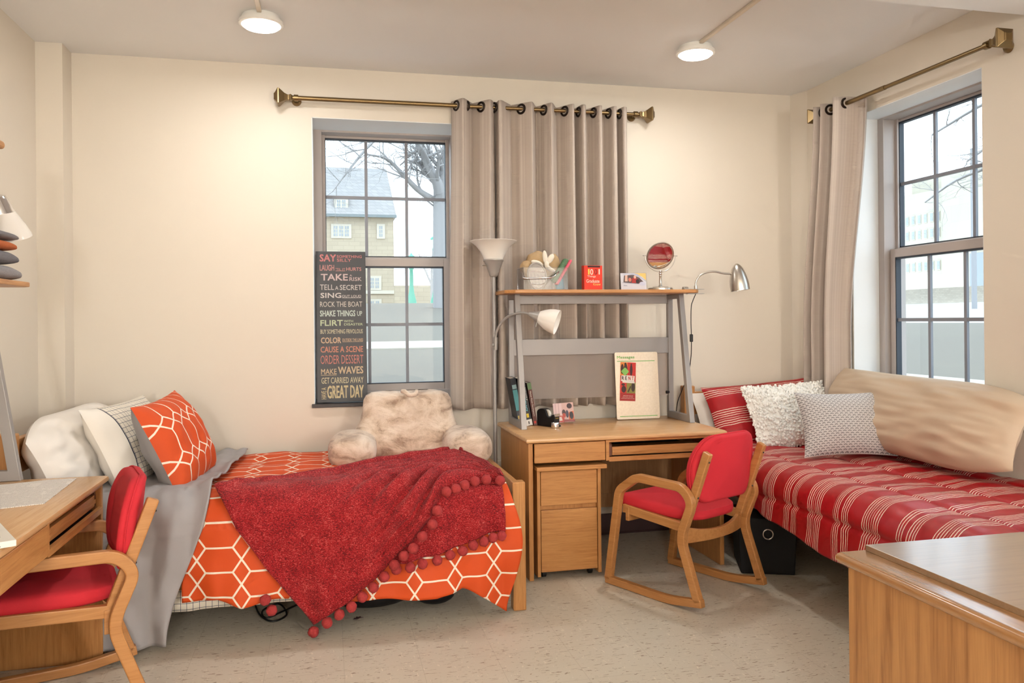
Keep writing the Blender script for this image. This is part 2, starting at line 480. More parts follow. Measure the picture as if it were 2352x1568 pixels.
# ------------------------------------------------------------------ outdoors
def ground_mat():
    m = Mat('winter_lawn', (190, 192, 160), 0.95)
    v = m.coords('Object')
    a = m.noise(v, 0.25, 4, 0.6); b = m.noise(v, 5.0, 5, 0.75)
    m.col(m.mix(m.op('MULTIPLY', a, 1.0) * 0.5 + b * 0.5, (98, 88, 82), (116, 111, 96)))
    return m.mat
M_LAWN = ground_mat()
M_PATH = plain('pale_concrete', (166, 160, 148), 0.9)
def slab(name, pts, mat, th=.3):
    top = [Vector(p) for p in pts]; mb = MB()
    mb.ring([[p - Vector((0, 0, th)) for p in top], top]); return struct(name, mb, mat)
def hz(y): return .74 + .0558 * (y - 8)
slab('lawn', [(-30, 6.0, hz(6)), (3.6, 6.0, hz(6)), (8, 33, hz(33)), (-40, 33, hz(33))], M_LAWN)
slab('footpath', [(-20, 11.6, hz(11.6) + .02), (4.5, 12.1, hz(12.1) + .02), (4.5, 13.4, hz(13.4) + .02), (-20, 12.7, hz(12.7) + .02)], M_PATH, .05)
slab('upper_lawn', [(-40, 33, hz(33) - .02), (8, 33, hz(33) - .02), (16, 75, 2.4), (-60, 75, 2.4)], plain('far_lawn', (160, 152, 134), .95))
def stone(name, c1, c2, mort, sx, sz):
    m = Mat(name, c1, 0.9)
    x, y, z = m.xyz(); cb = m.n('CombineXYZ'); m.put(x + y, cb.inputs[0]); m.put(z, cb.inputs[1])
    br = m.n('TexBrick'); m.nt.links.new(cb.outputs[0], br.inputs[0])
    br.inputs['Color1'].default_value = lin(c1); br.inputs['Color2'].default_value = lin(c2); br.inputs['Mortar'].default_value = lin(mort)
    br.inputs['Scale'].default_value = 1.0; br.inputs['Mortar Size'].default_value = 0.012
    br.inputs['Brick Width'].default_value = sx; br.inputs['Row Height'].default_value = sz
    m.col(E(m, br.outputs[0])); return m.mat
M_STONE = stone('pale_limestone', (174, 160, 140), (166, 153, 134), (154, 143, 126), .8, .3)
M_ROOF = stone('grey_slate_roof', (152, 148, 146), (142, 139, 138), (124, 122, 122), .45, .28)
M_WINGL = plain('far_window_glass', (142, 148, 154), .25)
M_WINFR = plain('pale_stone_trim', (188, 180, 166), .8)
M_WALLST = stone('grey_stone_wall', (164, 154, 140), (152, 143, 130), (138, 130, 120), .5, .2)
b1 = thing('stone_house', 'pale limestone house with steep grey slate roof seen through the window by the sign', 'building', (-2, 64, 2.2))
obj('wall', bx(-14, 4.86, 60, 70, 1.6, 9.25), M_STONE, b1)
obj('roof', MB().hexa([(-14.3, 59.5, 9.15), (5.05, 59.5, 9.15), (5.05, 70.5, 9.15), (-14.3, 70.5, 9.15)], [(-13, 63.6, 13.4), (4.62, 63.6, 13.4), (4.62, 66.4, 13.4), (-13, 66.4, 13.4)]), M_ROOF, b1)
obj('gutter', bx(-14.3, 5.05, 59.4, 59.6, 9.05, 9.25), plain('lead_gutter', (110, 118, 120), .6), b1)
obj('string_course', bx(-14, 4.9, 59.85, 60, 3.45, 3.7), M_WINFR, b1)
def far_window(par, x0, x1, z0, z1, y, lights=1):
    f = obj('window', bx(x0 - .12, x1 + .12, y - .08, y + .02, z0 - .12, z1 + .12), M_WINFR, par)
    w = (x1 - x0) / lights
    for k in range(lights):
        q = MB()
        for j in range(3):
            for i in range(2):
                a = x0 + k * w + .06 + i * (w - .08) / 2; c = z0 + j * (z1 - z0) / 3
                q.box(a, a + (w - .08) / 2 - .05, y - .1, y - .07, c + .03, c + (z1 - z0) / 3 - .03)
        obj('pane', q, M_WINGL, f)
far_window(b1, .44, 1.66, 7.65, 8.45, 60, 3); far_window(b1, 3.74, 4.1, 7.65, 8.5, 60)
far_window(b1, 3.06, 3.8, 3.85, 4.65, 60, 2); far_window(b1, 3.06, 3.8, 2.2, 2.95, 60, 2)
obj('dormer', bx(.5, 1.62, 60.2, 62.4, 9.3, 10.6), M_ROOF, b1); far_window(b1, .7, 1.45, 9.6, 10.4, 60.2, 2)
obj('garden_wall', bx(4.5, 8.6, 55, 55.6, 1.6, 3.85), M_STONE, None); tag(bpy.data.objects['garden_wall'], 'low pale stone garden wall standing beside the limestone house', 'wall')
M_GREEN = plain('verdigris_green_paint', (92, 158, 138), .6)
def lamp_post(x, y, zb, zt, label):
    L = thing('street_lamp', label, 'street lamp', (x, y, zb), 0, 'green street lamps on the lawn')
    obj('post', MB().lathe([(.26, zb), (.24, zb + .25), (.13, zb + .7), (.1, zb + 1.0), (.085, zt - .75), (.12, zt - .7), (.12, zt - .62)], 12, Matrix.Translation((x, y, 0))), M_GREEN, L, smooth=40)
    obj('lantern', MB().lathe([(.10, zt - .62), (.2, zt - .2), (.2, zt - .18)], 8, Matrix.Translation((x, y, 0))), plain('frosted_lantern', (232, 240, 230), .3), L)
    obj('cap', MB().lathe([(.25, zt - .18), (.22, zt - .1), (.08, zt), (.01, zt + .1)], 10, Matrix.Translation((x, y, 0))), M_GREEN, L, smooth=40)
lamp_post(5.29, 40, 2.12, 5.65, 'green street lamp with its lantern in the upper half of the window, nearer the curtain')
lamp_post(4.10, 40, 2.12, 4.70, 'green street lamp with its top just showing above the window rail')
M_BARK = Mat('grey_bark', (160, 156, 155), .9).mat
def tree(name, label, group, limbs, seed, depth=4, r0=.3, n=6):
    rr = random.Random(seed); mb = MB()
    def grow(p, d, L, r, k):
        q = p.copy(); path = [q.copy()]; rad = [r]; steps = 5 if k > 1 else 3
        for i in range(steps):
            d = (d + Vector((rr.uniform(-1, 1), rr.uniform(-1, 1), rr.uniform(-.7, .8))) * .24).normalized()
            q = q + d * (L / steps); path.append(q.copy()); rad.append(r * (1 - .62 * (i + 1) / steps))
        mb.tube(path, rad, n if k > 2 else (4 if k > 0 else 3), cap=False)
        if k <= 0: return
        for j in range(rr.choice((4, 5)) if k > 1 else 4):
            i = rr.randint(1, steps); o = Vector((rr.uniform(-1, 1), rr.uniform(-1, 1), rr.uniform(-.4, .9))).normalized()
            grow(path[i], (d * .75 + o * .8).normalized(), L * rr.uniform(.5, .72), rad[i] * .62, k - 1)
    for pts, ra, rb, k in limbs:
        P = spline(pts, 4); m = len(P); mb.tube(P, [lerp(ra, rb, i / (m - 1)) for i in range(m)], n, cap=True)
        for i in range(m // 5, m, (1 if k > 2 else 2) if k else 99):
            t = (P[i] - P[i - 1]).normalized(); o = Vector((rr.uniform(-1, 1), rr.uniform(-1, 1), rr.uniform(-.5, .9))).normalized()
            grow(P[i], (t * .6 + o * .9).normalized(), max(1.3, (P[-1] - P[0]).length * rr.uniform(.22, .36)) * min(1.0, r0 * 4), lerp(ra, rb, i / (m - 1)) * .45, k)
    o = obj(name, mb, M_BARK, smooth=60); return tag(o, label, 'tree', group)
Y_ = 28
tree('bare_tree', 'large bare grey tree with a thick forked trunk beside the tall window', None, [
    ([(3.97, Y_, 1.6), (3.93, Y_, 3.4), (3.9, Y_, 5.6)], .38, .27, 0),
    ([(3.9, Y_, 5.5), (3.78, Y_ - .3, 6.15), (3.3, Y_ - .6, 7.0), (2.85, Y_ - 1, 8.4)], .24, .08, 3),
    ([(3.9, Y_, 5.5), (3.98, Y_, 6.4), (4.1, Y_ - .2, 7.6), (4.0, Y_, 9.2)], .24, .09, 3),
    ([(3.75, Y_, 5.6), (3.1, Y_ - .2, 5.95), (2.6, Y_ - .4, 6.4), (2.0, Y_ - .6, 6.9), (1.3, Y_ - 1, 6.95)], .12, .03, 3),
    ([(3.0, Y_ - .7, 7.5), (2.3, Y_ - 1, 7.9), (1.5, Y_ - 1.2, 7.3), (.7, Y_ - 1.4, 6.3), (.2, Y_ - 1.5, 5.6)], .09, .02, 3),
    ([(4.0, Y_, 6.2), (4.8, Y_ + .4, 7.4), (5.4, Y_ + .5, 8.6)], .14, .05, 2)], 11)
tree('bare_tree', 'small slender bare tree standing behind the taller green street lamp', None, [
    ([(6.4, 50, 2.2), (6.4, 50, 4.2), (6.55, 50, 6.6)], .12, .05, 2), ([(6.4, 50, 3.6), (5.9, 50, 4.8), (5.6, 50, 5.6)], .07, .03, 2),
    ([(6.4, 50, 3.9), (7.0, 50.2, 4.9), (7.3, 50, 6.2)], .07, .03, 2)], 5, r0=.25)
tree('bare_tree', 'leafless tree reaching across the top of the window by the red bed', None, [
    ([(14.6, 11.6, .5), (14.5, 11.7, 3.0), (14.3, 11.9, 5.2)], .3, .2, 0),
    ([(14.3, 11.9, 4.9), (13.9, 12.5, 5.3), (13.5, 13.3, 5.15), (13.0, 14.1, 4.6)], .08, .02, 3),
    ([(14.3, 11.9, 5.0), (14.0, 12.8, 5.9), (13.6, 14.0, 5.9), (13.1, 15.2, 5.4)], .08, .02, 3),
    ([(14.0, 12.6, 5.2), (13.6, 13.6, 4.6), (13.2, 14.6, 4.3), (12.9, 15.2, 3.9)], .05, .015, 3)], 21, r0=.13)
# street side, beyond the right-hand window
slab('side_lawn', [(3.9, -6, .72), (5.0, -6, .72), (21, -6, 1.15), (21, 32, 1.15), (5, 32, .78), (3.9, 32, .72)], M_LAWN)
slab('sidewalk', [(4.4, -4, .79), (5.75, -4, .80), (5.75, 14, .80), (4.4, 14, .79)], M_PATH, .04)
slab('road', [(21, -10, 1.15), (69, -10, 2.9), (69, 110, 2.9), (21, 110, 1.15)], plain('pale_asphalt', (160, 156, 148), .9))
obj('stone_boundary_wall', bx(70, 70.6, 40, 120, 2.2, 4.7), M_WALLST); tag(bpy.data.objects['stone_boundary_wall'], 'long stone boundary wall across the road beyond the right-hand window', 'wall')
M_B2 = stone('cream_stone_panels', (176, 168, 152), (170, 163, 148), (160, 153, 140), 3.2, 2.4)
b2 = thing('campus_building', 'large cream stone building with rows of small windows beyond the right-hand window', 'building', (94, 100, 3))
obj('facade_wall', bx(90, 104, 100.9, 135, 3, 20.6), M_B2, b2)
obj('end_wall', bx(88.5, 104, 60, 100.9, 3, 22.2), M_B2, b2)
obj('attic', bx(93, 104, 99, 112.5, 20.6, 23.6), M_B2, b2)
obj('entrance', bx(88.3, 88.5, 90, 95.5, 4, 10.2), plain('entrance_glass', (132, 138, 142), .3), b2)
for zc in (16.5, 14.1, 9.1):
    for k in range(8):
        yy = 101.9 + k * 1.32
        f = obj('window', bx(89.9, 90.02, yy - .33, yy + .33, zc - .72, zc + .72), M_WINFR, b2)
        obj('pane', bx(89.86, 89.9, yy - .27, yy + .27, zc + .05, zc + .62), M_WINGL, f); obj('pane', bx(89.86, 89.9, yy - .27, yy + .27, zc - .62, zc), M_WINGL, f)
pl_ = obj('utility_pole', MB().tube([(40, 42.9, .9), (40, 42.9, 12)], .16, 10), plain('weathered_pole', (150, 150, 154), .8)); tag(pl_, 'pale upright pole at the edge of the road beyond the right-hand window', 'pole')
# ------------------------------------------------------------------ ceiling lights
M_GLOW = emit('lit_diffuser', (255, 250, 240), 9.0)
LIGHT_COL = (1.0, .98, .94)
CEIL_W = 7.4
def ceiling_light(x, y, zc, label, grp, conduit, watt):
    L = thing('ceiling_light', label, 'ceiling light', (x, y, zc), 0, grp)
    T = Matrix.Translation((x, y, zc))
    obj('base', MB().lathe([(.088, 0), (.092, -.008), (.092, -.022), (.105, -.026), (.107, -.042), (.098, -.046)], 40, T), M_WHITE, L, smooth=35)
    obj('diffuser', MB().lathe([(.096, -.044), (.082, -.056), (.05, -.062), (.004, -.064)], 40, T), M_GLOW, L, smooth=60)
    li = bpy.data.lights.new('ceiling_bulb', 'AREA'); li.shape = 'DISK'; li.size = .17; li.energy = watt; li.color = LIGHT_COL
    lo = bpy.data.objects.new('ceiling_bulb', li); COL.objects.link(lo); lo.location = (x, y, zc - .07)
    if conduit:
        a, b = conduit
        d = (Vector(b) - Vector(a)).normalized(); n = Vector((-d.y, d.x, 0)) * .011
        mb = MB(); P = [Vector(a) + n, Vector(a) - n, Vector(b) - n, Vector(b) + n]
        mb.hexa([p - Vector((0, 0, .016)) for p in P], P)
        q = obj('wire_channel', mb, plain('painted_wire_channel', (226, 214, 196), .5), bevel=.003)
        tag(q, 'thin painted wiring channel on the ceiling leading to the %s' % ('left light' if x < 1 else 'right light'), 'wiring channel')
    return L
G_ = 'round ceiling lights'
ceiling_light(-.305, 4.13, H, 'round white ceiling light shining above the left bed', G_, ((-.307, 4.05, H), (-.307, 3.03, H)), CEIL_W)
ceiling_light(2.01, 4.11, H, 'round white ceiling light shining above the middle desk', G_, ((2.0, 4.02, H), (2.0, 3.03, H)), CEIL_W)
M_FILL = emit('fill_globe_glow', (255, 252, 248), 158.0)  # glowing globes added behind the camera as fill light
for gx, lab in ((-.6, 'left'), (2.45, 'right')):
    gl = thing('fill_globe', 'added white fill light globe behind the camera, %s one' % lab, 'fill light', (gx, -2.6, 1.6), 0, 'added fill globes in the near half of the room')
    obj('globe', MB().ball((gx, -2.6, 1.75), .15, 24, 14), M_FILL, gl, smooth=180)
    obj('stem', MB().tube([(gx, -2.6, 1.89), (gx, -2.6, H)], .008, 8), M_WHITE, gl)

# ------------------------------------------------------------------ curtain rods
def rod(name, label, a, b, wall_dir, bl):
    """rod from a to b with square finials and two wall brackets"""
    A, B = Vector(a), Vector(b); d = (B - A).normalized(); W = Vector(wall_dir)
    L = thing(name, label, 'curtain rod', tuple(A))
    mid = A + (B - A) * .45
    obj('rod', MB().tube([A, mid], .0135, 16).tube([mid, B], .0115, 16), M_BRASS, L, smooth=60)
    up = Vector((0, 0, 1)); side = d.cross(up).normalized()
    for P, s in ((A, -1), (B, 1)):
        dd = d * s; mb = MB(); loops = []
        for t, w in ((.0, .012), (.012, .019), (.02, .014), (.03, .016), (.045, .022), (.075, .044), (.083, .044), (.088, .036), (.098, .022), (.104, .018)):
            c = P + dd * t; loops.append([c + side * (w * i) + up * (w * j) for i, j in ((-1, -1), (1, -1), (1, 1), (-1, 1))])
        mb.ring(loops); obj('finial', mb, M_BRASS, L, bevel=.002)
        c = P - dd * .02; br = MB()
        br.tube([c, c + W * (bl - .033), c + W * (bl - .018)], .007, 12)
        br.tube([c + W * (bl - .02), c + W * (bl - .01), c + W * bl], [.017, .026, .028], 24)
        br.tube([c - dd * .012, c + dd * .012], .019, 20)
        obj('bracket', br, M_BRASS, L, smooth=40)
    return L
ROD1 = ((-.185, 4.815, 2.684), (1.955, 4.815, 2.690)); ROD2 = ((3.012, 4.43, 2.648), (3.012, 3.12, 2.640))
rod('curtain_rod', 'long antique brass curtain rod with square finials above the window with the sign', *ROD1, (0, 1, 0), .078)
rod('curtain_rod', 'antique brass curtain rod with square finials above the window by the red bed', *ROD2, (1, 0, 0), .123)

# ------------------------------------------------------------------ curtains
def curtain_mat():
    m = Mat('taupe_striped_curtain', (178, 166, 154), .85)
    x, y, z = m.xyz('UV')
    cb = m.n('CombineXYZ'); m.put(x, cb.inputs[0])
    w = m.noise(cb.outputs[0], 26, 6, .75)
    hb = m.op('SINE', y * 900.0)
    w2 = w + hb * .022
    m.col(m.ramp(w2, [(.34, (168, 154, 144)), (.5, (188, 175, 164)), (.66, (208, 198, 188))]))
    m.bump(hb + w * 2, .12, .002)
    m.b.inputs['Subsurface Weight'].default_value = 0
    return m.mat
M_CURT = curtain_mat()
def curtain(label, plan_top, plan_bot, ztop, zbot, rings, ring_axis, group, lining=None):
    T = spline([(p[0], p[1], 0) for p in plan_top], 8); Bm = spline([(p[0], p[1], 0) for p in plan_bot], 8)
    n = len(T) - 1; arc = [0]
    for i in range(n): arc.append(arc[-1] + (T[i + 1] - T[i]).length)
    nv = 40; mb = MB(); base = len(mb.v)
    for j in range(nv + 1):
        t = j / nv; k = smooth01(t * 1.3)
        for i in range(n + 1):
            p = T[i].lerp(Bm[i], k); wob = .008 * nz(arc[i] * 5, t * 3, 3.1) * t
            mb.v.append((p.x + wob, p.y + wob, lerp(ztop, zbot + .006 * nz(arc[i] * 4, 9), t)))
    for j in range(nv):
        for i in range(n):
            q = [j * (n + 1) + i, (j + 1) * (n + 1) + i, (j + 1) * (n + 1) + i + 1, j * (n + 1) + i + 1]
            uvq = [(arc[i], 1 - j / nv), (arc[i], 1 - (j + 1) / nv), (arc[i + 1], 1 - (j + 1) / nv), (arc[i + 1], 1 - j / nv)]
            mb.face(q, [(u, v * (ztop - zbot)) for u, v in uvq])
    o = obj('curtain', mb, M_CURT, smooth=180, solid=.0025)
    tag(o, label, 'curtain', group)
    for (x, y, z, ax) in rings:
        M = basis((x, y, z), Vector((0, 0, 1)), Vector(ax).cross(Vector((0, 0, 1))))
        g = MB(); nn = 28; loops = [[(r * math.cos(2 * PI * k / nn), r * math.sin(2 * PI * k / nn), h) for k in range(nn)] for r, h in ((.0205, -.004), (.0215, .004), (.031, .006), (.034, .002), (.034, -.002), (.031, -.006), (.0215, -.005))]
        g.ring(loops, True, True, False); g.xf(M); obj('grommet', g, M_RING, o, smooth=50)
    return o
M_RING = plain('dark_bronze_ring', (52, 42, 36), .35, .7)
def pk(px): return .785 + (px - 1060) * .00277
y0 = 4.815; f_, b_ = y0 - .045, y0 + .045
def zig(peaks, x_start, x_end, first_back=True):
    pts = [(x_start, b_ if first_back else y0)]; 
    for i, p in enumerate(peaks):
        w = .012
        pts += [(p - w, f_ + .004), (p + w, f_ + .004)]
        if i < len(peaks) - 1:
            q = peaks[i + 1]; v = p + (q - p) * .45; pts += [(v - .006, b_), (v + .012, b_)]
    pts.append((x_end, y0 + .01)); return pts
pa = [pk(1069), pk(1128)]; top1 = zig(pa, pk(1048), pk(1142))
bot1 = [(.725, b_)] + [(p[0] - .012, p[1]) for p in top1[1:-1]] + [(pk(1142), y0)]
pb = [pk(v) for v in (1153, 1222, 1268, 1318, 1345, 1384, 1419, 1443)]
top2 = [(pk(1100), b_ + .012), (pk(1138), b_ + .01)] + zig(pb, pk(1147), pk(1455), False)
bot2 = [(x + .006 * math.sin(i * 2.1), y + .008 * math.cos(i * 1.7)) for i, (x, y) in enumerate(top2)]
def ring_spots(peaks, first=True):
    out = []
    for i, p in enumerate(peaks):
        v = (peaks[i - 1] + (p - peaks[i - 1]) * .45 + .012) if i else p - .055
        dx = p - .012 - v; out.append(((p - .012 + v) / 2, y0, 2.687, (.09, dx, 0)))
    return out
curtain('narrow taupe striped curtain panel hanging beside the tall window, left of the floor lamp', top1, bot1, 2.722, .840, ring_spots(pa) + [(pa[0] + .028, y0, 2.687, (1, .5, 0))], 'x', 'taupe grommet curtains')
curtain('wide taupe striped curtain panel hanging behind the middle desk hutch', top2, bot2, 2.722, .840, ring_spots(pb), 'x', 'taupe grommet curtains')
top3 = [(3.07, 4.445), (2.965, 4.43), (2.965, 4.415), (3.06, 4.395), (3.065, 4.38), (2.965, 4.36), (2.965, 4.34), (3.06, 4.315), (3.075, 4.29), (3.0, 4.255), (2.95, 4.22), (2.945, 4.20), (3.0, 4.175), (3.075, 4.165), (3.1, 4.13), (3.09, 4.10), (3.065, 4.08)]
bot3 = [(3.08, 4.62), (2.99, 4.60), (2.99, 4.585), (3.07, 4.56), (3.07, 4.545), (2.99, 4.52), (2.99, 4.50), (3.07, 4.475), (3.08, 4.45), (3.03, 4.42), (2.99, 4.39), (2.985, 4.365), (3.02, 4.34), (3.07, 4.32), (3.1, 4.3), (3.1, 4.28), (3.085, 4.265)]
curtain('taupe striped curtain gathered at the corner side of the window by the red bed', top3, bot3, 2.685, .84, [(3.008, 4.18, 2.647, (-.12, 1, 0)), (3.008, 4.33, 2.647, (.25, 1, 0)), (3.01, 4.41, 2.647, (-.25, 1, 0))], 'y', 'taupe grommet curtains')

# ------------------------------------------------------------------ floor lamp
fx, fy = .968, 4.675
FL = thing('floor_lamp', 'grey floor lamp with white uplight bowl and side reading arm beside the middle desk', 'floor lamp', (fx, fy, 0))
T = Matrix.Translation((fx, fy, 0))
obj('base', MB().lathe([(.13, 0), (.13, .012), (.115, .02), (.02, .03), (.014, .05)], 40, T), M_GREYPL, FL, smooth=40)
obj('pole', MB().lathe([(.0115, .04), (.0115, 1.655)], 16, T), M_STEEL, FL, smooth=60)
obj('lamp_holder', MB().lathe([(.018, 1.64), (.026, 1.648), (.028, 1.66), (.055, 1.728), (.062, 1.736), (.062, 1.742), (.05, 1.744)], 36, T), M_GREYPL, FL, smooth=40)
M_SHADE = Mat('white_lamp_shade', (242, 238, 232), .35).mat
obj('lamp_shade', MB().lathe([(.056, 1.742), (.066, 1.765), (.082, 1.795), (.103, 1.823), (.128, 1.843), (.143, 1.851), (.141, 1.853), (.124, 1.846), (.09, 1.812), (.05, 1.746)], 48, T), M_SHADE, FL, smooth=50)
obj('switch', MB().tube([(fx - .045, fy - .02, 1.705), (fx - .075, fy - .03, 1.705)], .0035, 8), M_NICKEL, FL)
arm = spline([(fx + .004, fy - .013, 1.22), (fx + .006, fy - .016, 1.29), (fx + .022, fy - .04, 1.345), (1.03, 4.58, 1.40), (1.085, 4.48, 1.422), (1.128, 4.405, 1.412)], 7)
obj('reading_arm', MB().tube(arm, .0075, 12), M_GREYPL, FL, smooth=60)
obj('clamp', MB().tube([(fx + .004, fy - .013, 1.205), (fx + .006, fy - .015, 1.28)], .0115, 12).ball((fx - .012, fy - .02, 1.235), .009), M_GREYPL, FL, smooth=40)
def along(a, b): 
    d = (Vector(b) - Vector(a)).normalized(); q = d.to_track_quat('Z', 'X').to_matrix().to_4x4(); return Matrix.Translation(Vector(a)) @ q
RA = along((1.122, 4.412, 1.414), (1.255, 4.345, 1.368))
ch = obj('reading_lamp_holder', MB().lathe([(.011, -.006), (.014, 0), (.034, .055), (.035, .058)], 28, RA), M_GREYPL, FL, smooth=40)
obj('reading_shade', MB().lathe([(.033, .054), (.046, .075), (.060, .105), (.068, .135), (.071, .165), (.069, .165), (.06, .12), (.03, .06)], 40, RA), M_SHADE, FL, smooth=50)
obj('switch', MB().tube([(1.163, 4.40, 1.375), (1.152, 4.395, 1.34)], .003, 8), M_NICKEL, ch)

# ------------------------------------------------------------------ wall sign leaning in the window
SW, SH = .297, .915
sc_ = Vector((.0825, 4.953, .897 + SH / 2))
MS = basis(sc_, (1, 0, 0), (0, .085, .915))
M_SIGN = Mat('charcoal_painted_board', (66, 68, 72), .5)
M_SIGN.col(M_SIGN.mix(M_SIGN.noise(M_SIGN.coords(), 7, 5, .6), (56, 57, 60), (78, 80, 84)))
sg = thing('sign_board', 'tall charcoal board of motivational phrases leaning in the left window', 'sign', (.08, 4.93, .897))
obj('board', MB().box(-SW / 2, SW / 2, -SH / 2, SH / 2, -.032, 0).xf(MS), M_SIGN.mat, sg, bevel=.003)
LINES = [
 ((222, 122, 122), [('SAY', 262, 555, 135, 270, .03), ('SOMETHING', 570, 1018, 148, 200, .02), ('SILLY', 570, 832, 214, 270, .02)], 0),
 ((226, 144, 140), [('LAUGH', 265, 522, 330, 440, .015), ("'TIL IT", 548, 720, 390, 432, .005), ('_', 548, 720, 438, 446, 0), ('HURTS', 740, 1012, 375, 440, .02)], 0),
 ((226, 198, 198), [('TAKE', 285, 768, 498, 622, .03), ('A', 798, 845, 510, 545, .01), ('RISK', 798, 1018, 558, 630, .012)], 0),
 ((230, 222, 218), [('TELL', 270, 520, 697, 795, 0), ('A', 540, 600, 725, 795, 0), ('SECRET', 625, 1020, 703, 798, .003)], 0),
 ((228, 218, 214), [('SING', 280, 650, 850, 946, .03), ('OUT LOUD', 665, 1012, 890, 933, .012), ('_', 665, 1012, 939, 947, 0)], 0),
 ((228, 218, 208), [('ROCK THE BOAT', 272, 1030, 1012, 1110, 0)], 0),
 ((214, 230, 220), [('SHAKE THINGS', 272, 905, 1175, 1286, .022), ('UP', 940, 1028, 1190, 1280, .015)], 0),
 ((208, 222, 178), [('FLIRT', 280, 680, 1352, 1458, .03), ('WITH', 700, 865, 1355, 1395, .015), ('DISASTER', 705, 1042, 1412, 1455, .015)], 0),
 ((226, 216, 178), [('BUY SOMETHING FRIVOLOUS', 282, 1040, 112, 192, .008)], 1),
 ((224, 184, 148), [('COLOR', 290, 650, 258, 368, .028), ('OUTSIDE THE LINES', 670, 1048, 282, 335, .012), ('_', 675, 1046, 341, 348, 0)], 1),
 ((226, 134, 108), [('CAUSE A SCENE', 285, 1048, 425, 535, .02)], 1),
 ((226, 124, 112), [('ORDER DESSERT', 285, 1052, 585, 745, .0)], 1),
 ((224, 192, 150), [('MAKE', 295, 572, 833, 930, .015), ('_', 292, 572, 942, 951, 0), ('WAVES', 598, 1052, 795, 930, .025)], 1),
 ((226, 214, 170), [('GET CARRIED AWAY', 302, 1055, 990, 1100, .006)], 1),
 ((224, 204, 150), [('|HAVE A', 304, 388, 1170, 1380, .01), ('GREAT DAY', 405, 1060, 1137, 1370, .02)], 1)]
for ci, (c, words_, half) in enumerate(LINES):
    mb = MB()
    for s, a, b, t0, t1, off in words_:
        def fxy(zx, zy):
            py = zy / 7.84 + (740 if half else 560); fy_ = (py - 570) / 354
            Lx, Rx = lerp(190, 222, fy_), lerp(1085, 1130, fy_)
            return (zx - Lx) / (Rx - Lx) * SW - SW / 2, SH / 2 - fy_ * SH
        xa, ya = fxy(a, t1); xb, yb = fxy(b, t0)
        if s == '_': card(mb, xa, xb, ya, yb, MS, .0008)
        elif s[0] == '|':
            cx, cy = (xa + xb) / 2, (ya + yb) / 2; RM = MS @ Matrix.Translation((cx, cy, 0)) @ Matrix.Rotation(PI / 2, 4, 'Z')
            put_text(mb, s[1:], -(yb - ya) / 2, (yb - ya) / 2, -(xb - xa) / 2, (xb - xa) / 2, RM, off, .0008)
        else: put_text(mb, s, xa, xb, ya, yb, MS, off, .0008)
    obj('lettering', mb, plain('sign_letter_paint_%d' % ci, tuple(int(v * .74 + 30) for v in c), .6), sg)
# ------------------------------------------------------------------ bedding materials
def lattice_mat(name='orange_lattice_cotton', turn=False):
    m = Mat(name, (226, 98, 34), .7)
    u, v, w = m.xyz('UV')
    if turn: u, v = v, u
    P, Q, A, W = .185, .105, .036, .0041
    s = m.op('PINGPONG', u, P / 2); t = m.op('PINGPONG', v, Q / 2) / (Q / 2)
    diag = m.op('LESS_THAN', m.op('ABSOLUTE', s - t * A), W * 1.2)
    hor = m.op('LESS_THAN', m.op('ABSOLUTE', t * (Q / 2) - Q / 2), W) * m.op('GREATER_THAN', s, A - .001)
    ln = m.op('MAXIMUM', diag, hor)
    wv = m.noise(m.coords(), 700, 2, .5)
    m.col(m.mix(ln, (214, 78, 19), (244, 232, 214))); m.bump(wv, .05, .001)
    return m.mat
M_ORANGE = lattice_mat(); M_ORANGEP = lattice_mat('orange_lattice_pillowcase', True)
M_GREY = fabric('grey_cotton_lining', (168, 165, 166), 500, .7, .06, .05)
M_COTTON = fabric('white_cotton', (240, 234, 226), 500, .75, .06, .03)
M_PILLOWB = fabric('beige_cotton', (206, 184, 158), 500, .6, .06, .06)
def grid_mat(name, cuff):
    m = Mat(name, (238, 230, 216), .75); u, v, w = m.xyz('UV')
    def line(q, p, hw): return m.op('LESS_THAN', m.op('ABSOLUTE', m.op('PINGPONG', q, p / 2)), hw)
    g = m.op('MAXIMUM', line(u, .026, .0010), line(v, .026, .0010))
    c = m.mix(g, (238, 230, 216), (62, 72, 92))
    if cuff:
        c = m.mix(m.op('LESS_THAN', u, .12), c, (242, 236, 226))
        c = m.mix(m.op('LESS_THAN', m.op('ABSOLUTE', u - .123), .0035), c, (40, 50, 72))
    m.col(c); return m.mat
M_GRID = grid_mat('white_grid_cotton', False); M_GRIDP = grid_mat('white_grid_pillowcase', True)
def stripe_mat():
    m = Mat('red_striped_cotton', (176, 28, 36), .42); u, v, w = m.xyz('UV')
    n = m.noise(m.mapping((5, 5, 1), 'UV'), 3.0, 3, .6)
    y = v + (n - .5) * .012
    ph = m.op('FRACT', y / .205)
    ins = m.op('LESS_THAN', ph, .55)
    ln = m.op('LESS_THAN', m.op('FRACT', y / .0141), .30)
    gap = m.op('SUBTRACT', 1.0, m.op('MULTIPLY', m.op('GREATER_THAN', ph, .25), m.op('LESS_THAN', ph, .31)))
    m.col(m.mix(ins * ln * gap, (172, 18, 28), (244, 226, 206)))
    return m.mat
M_STRIPE = stripe_mat()
def throw_mat(name='red_heather_fleece'):
    m = Mat(name, (170, 30, 44), .9); v = m.coords()
    a = m.noise(m.mapping((150, 150, 330)), 1.0, 3, .7); b = m.noise(v, 14, 4, .6)
    m.col(m.ramp(a * .8 + b * .2, [(.36, (70, 2, 8)), (.47, (140, 6, 16)), (.56, (178, 26, 32)), (.68, (208, 120, 112))]))
    m.bump(a, .5, .006); m.b.inputs['Sheen Weight'].default_value = .06
    return m.mat
M_THROW = throw_mat()
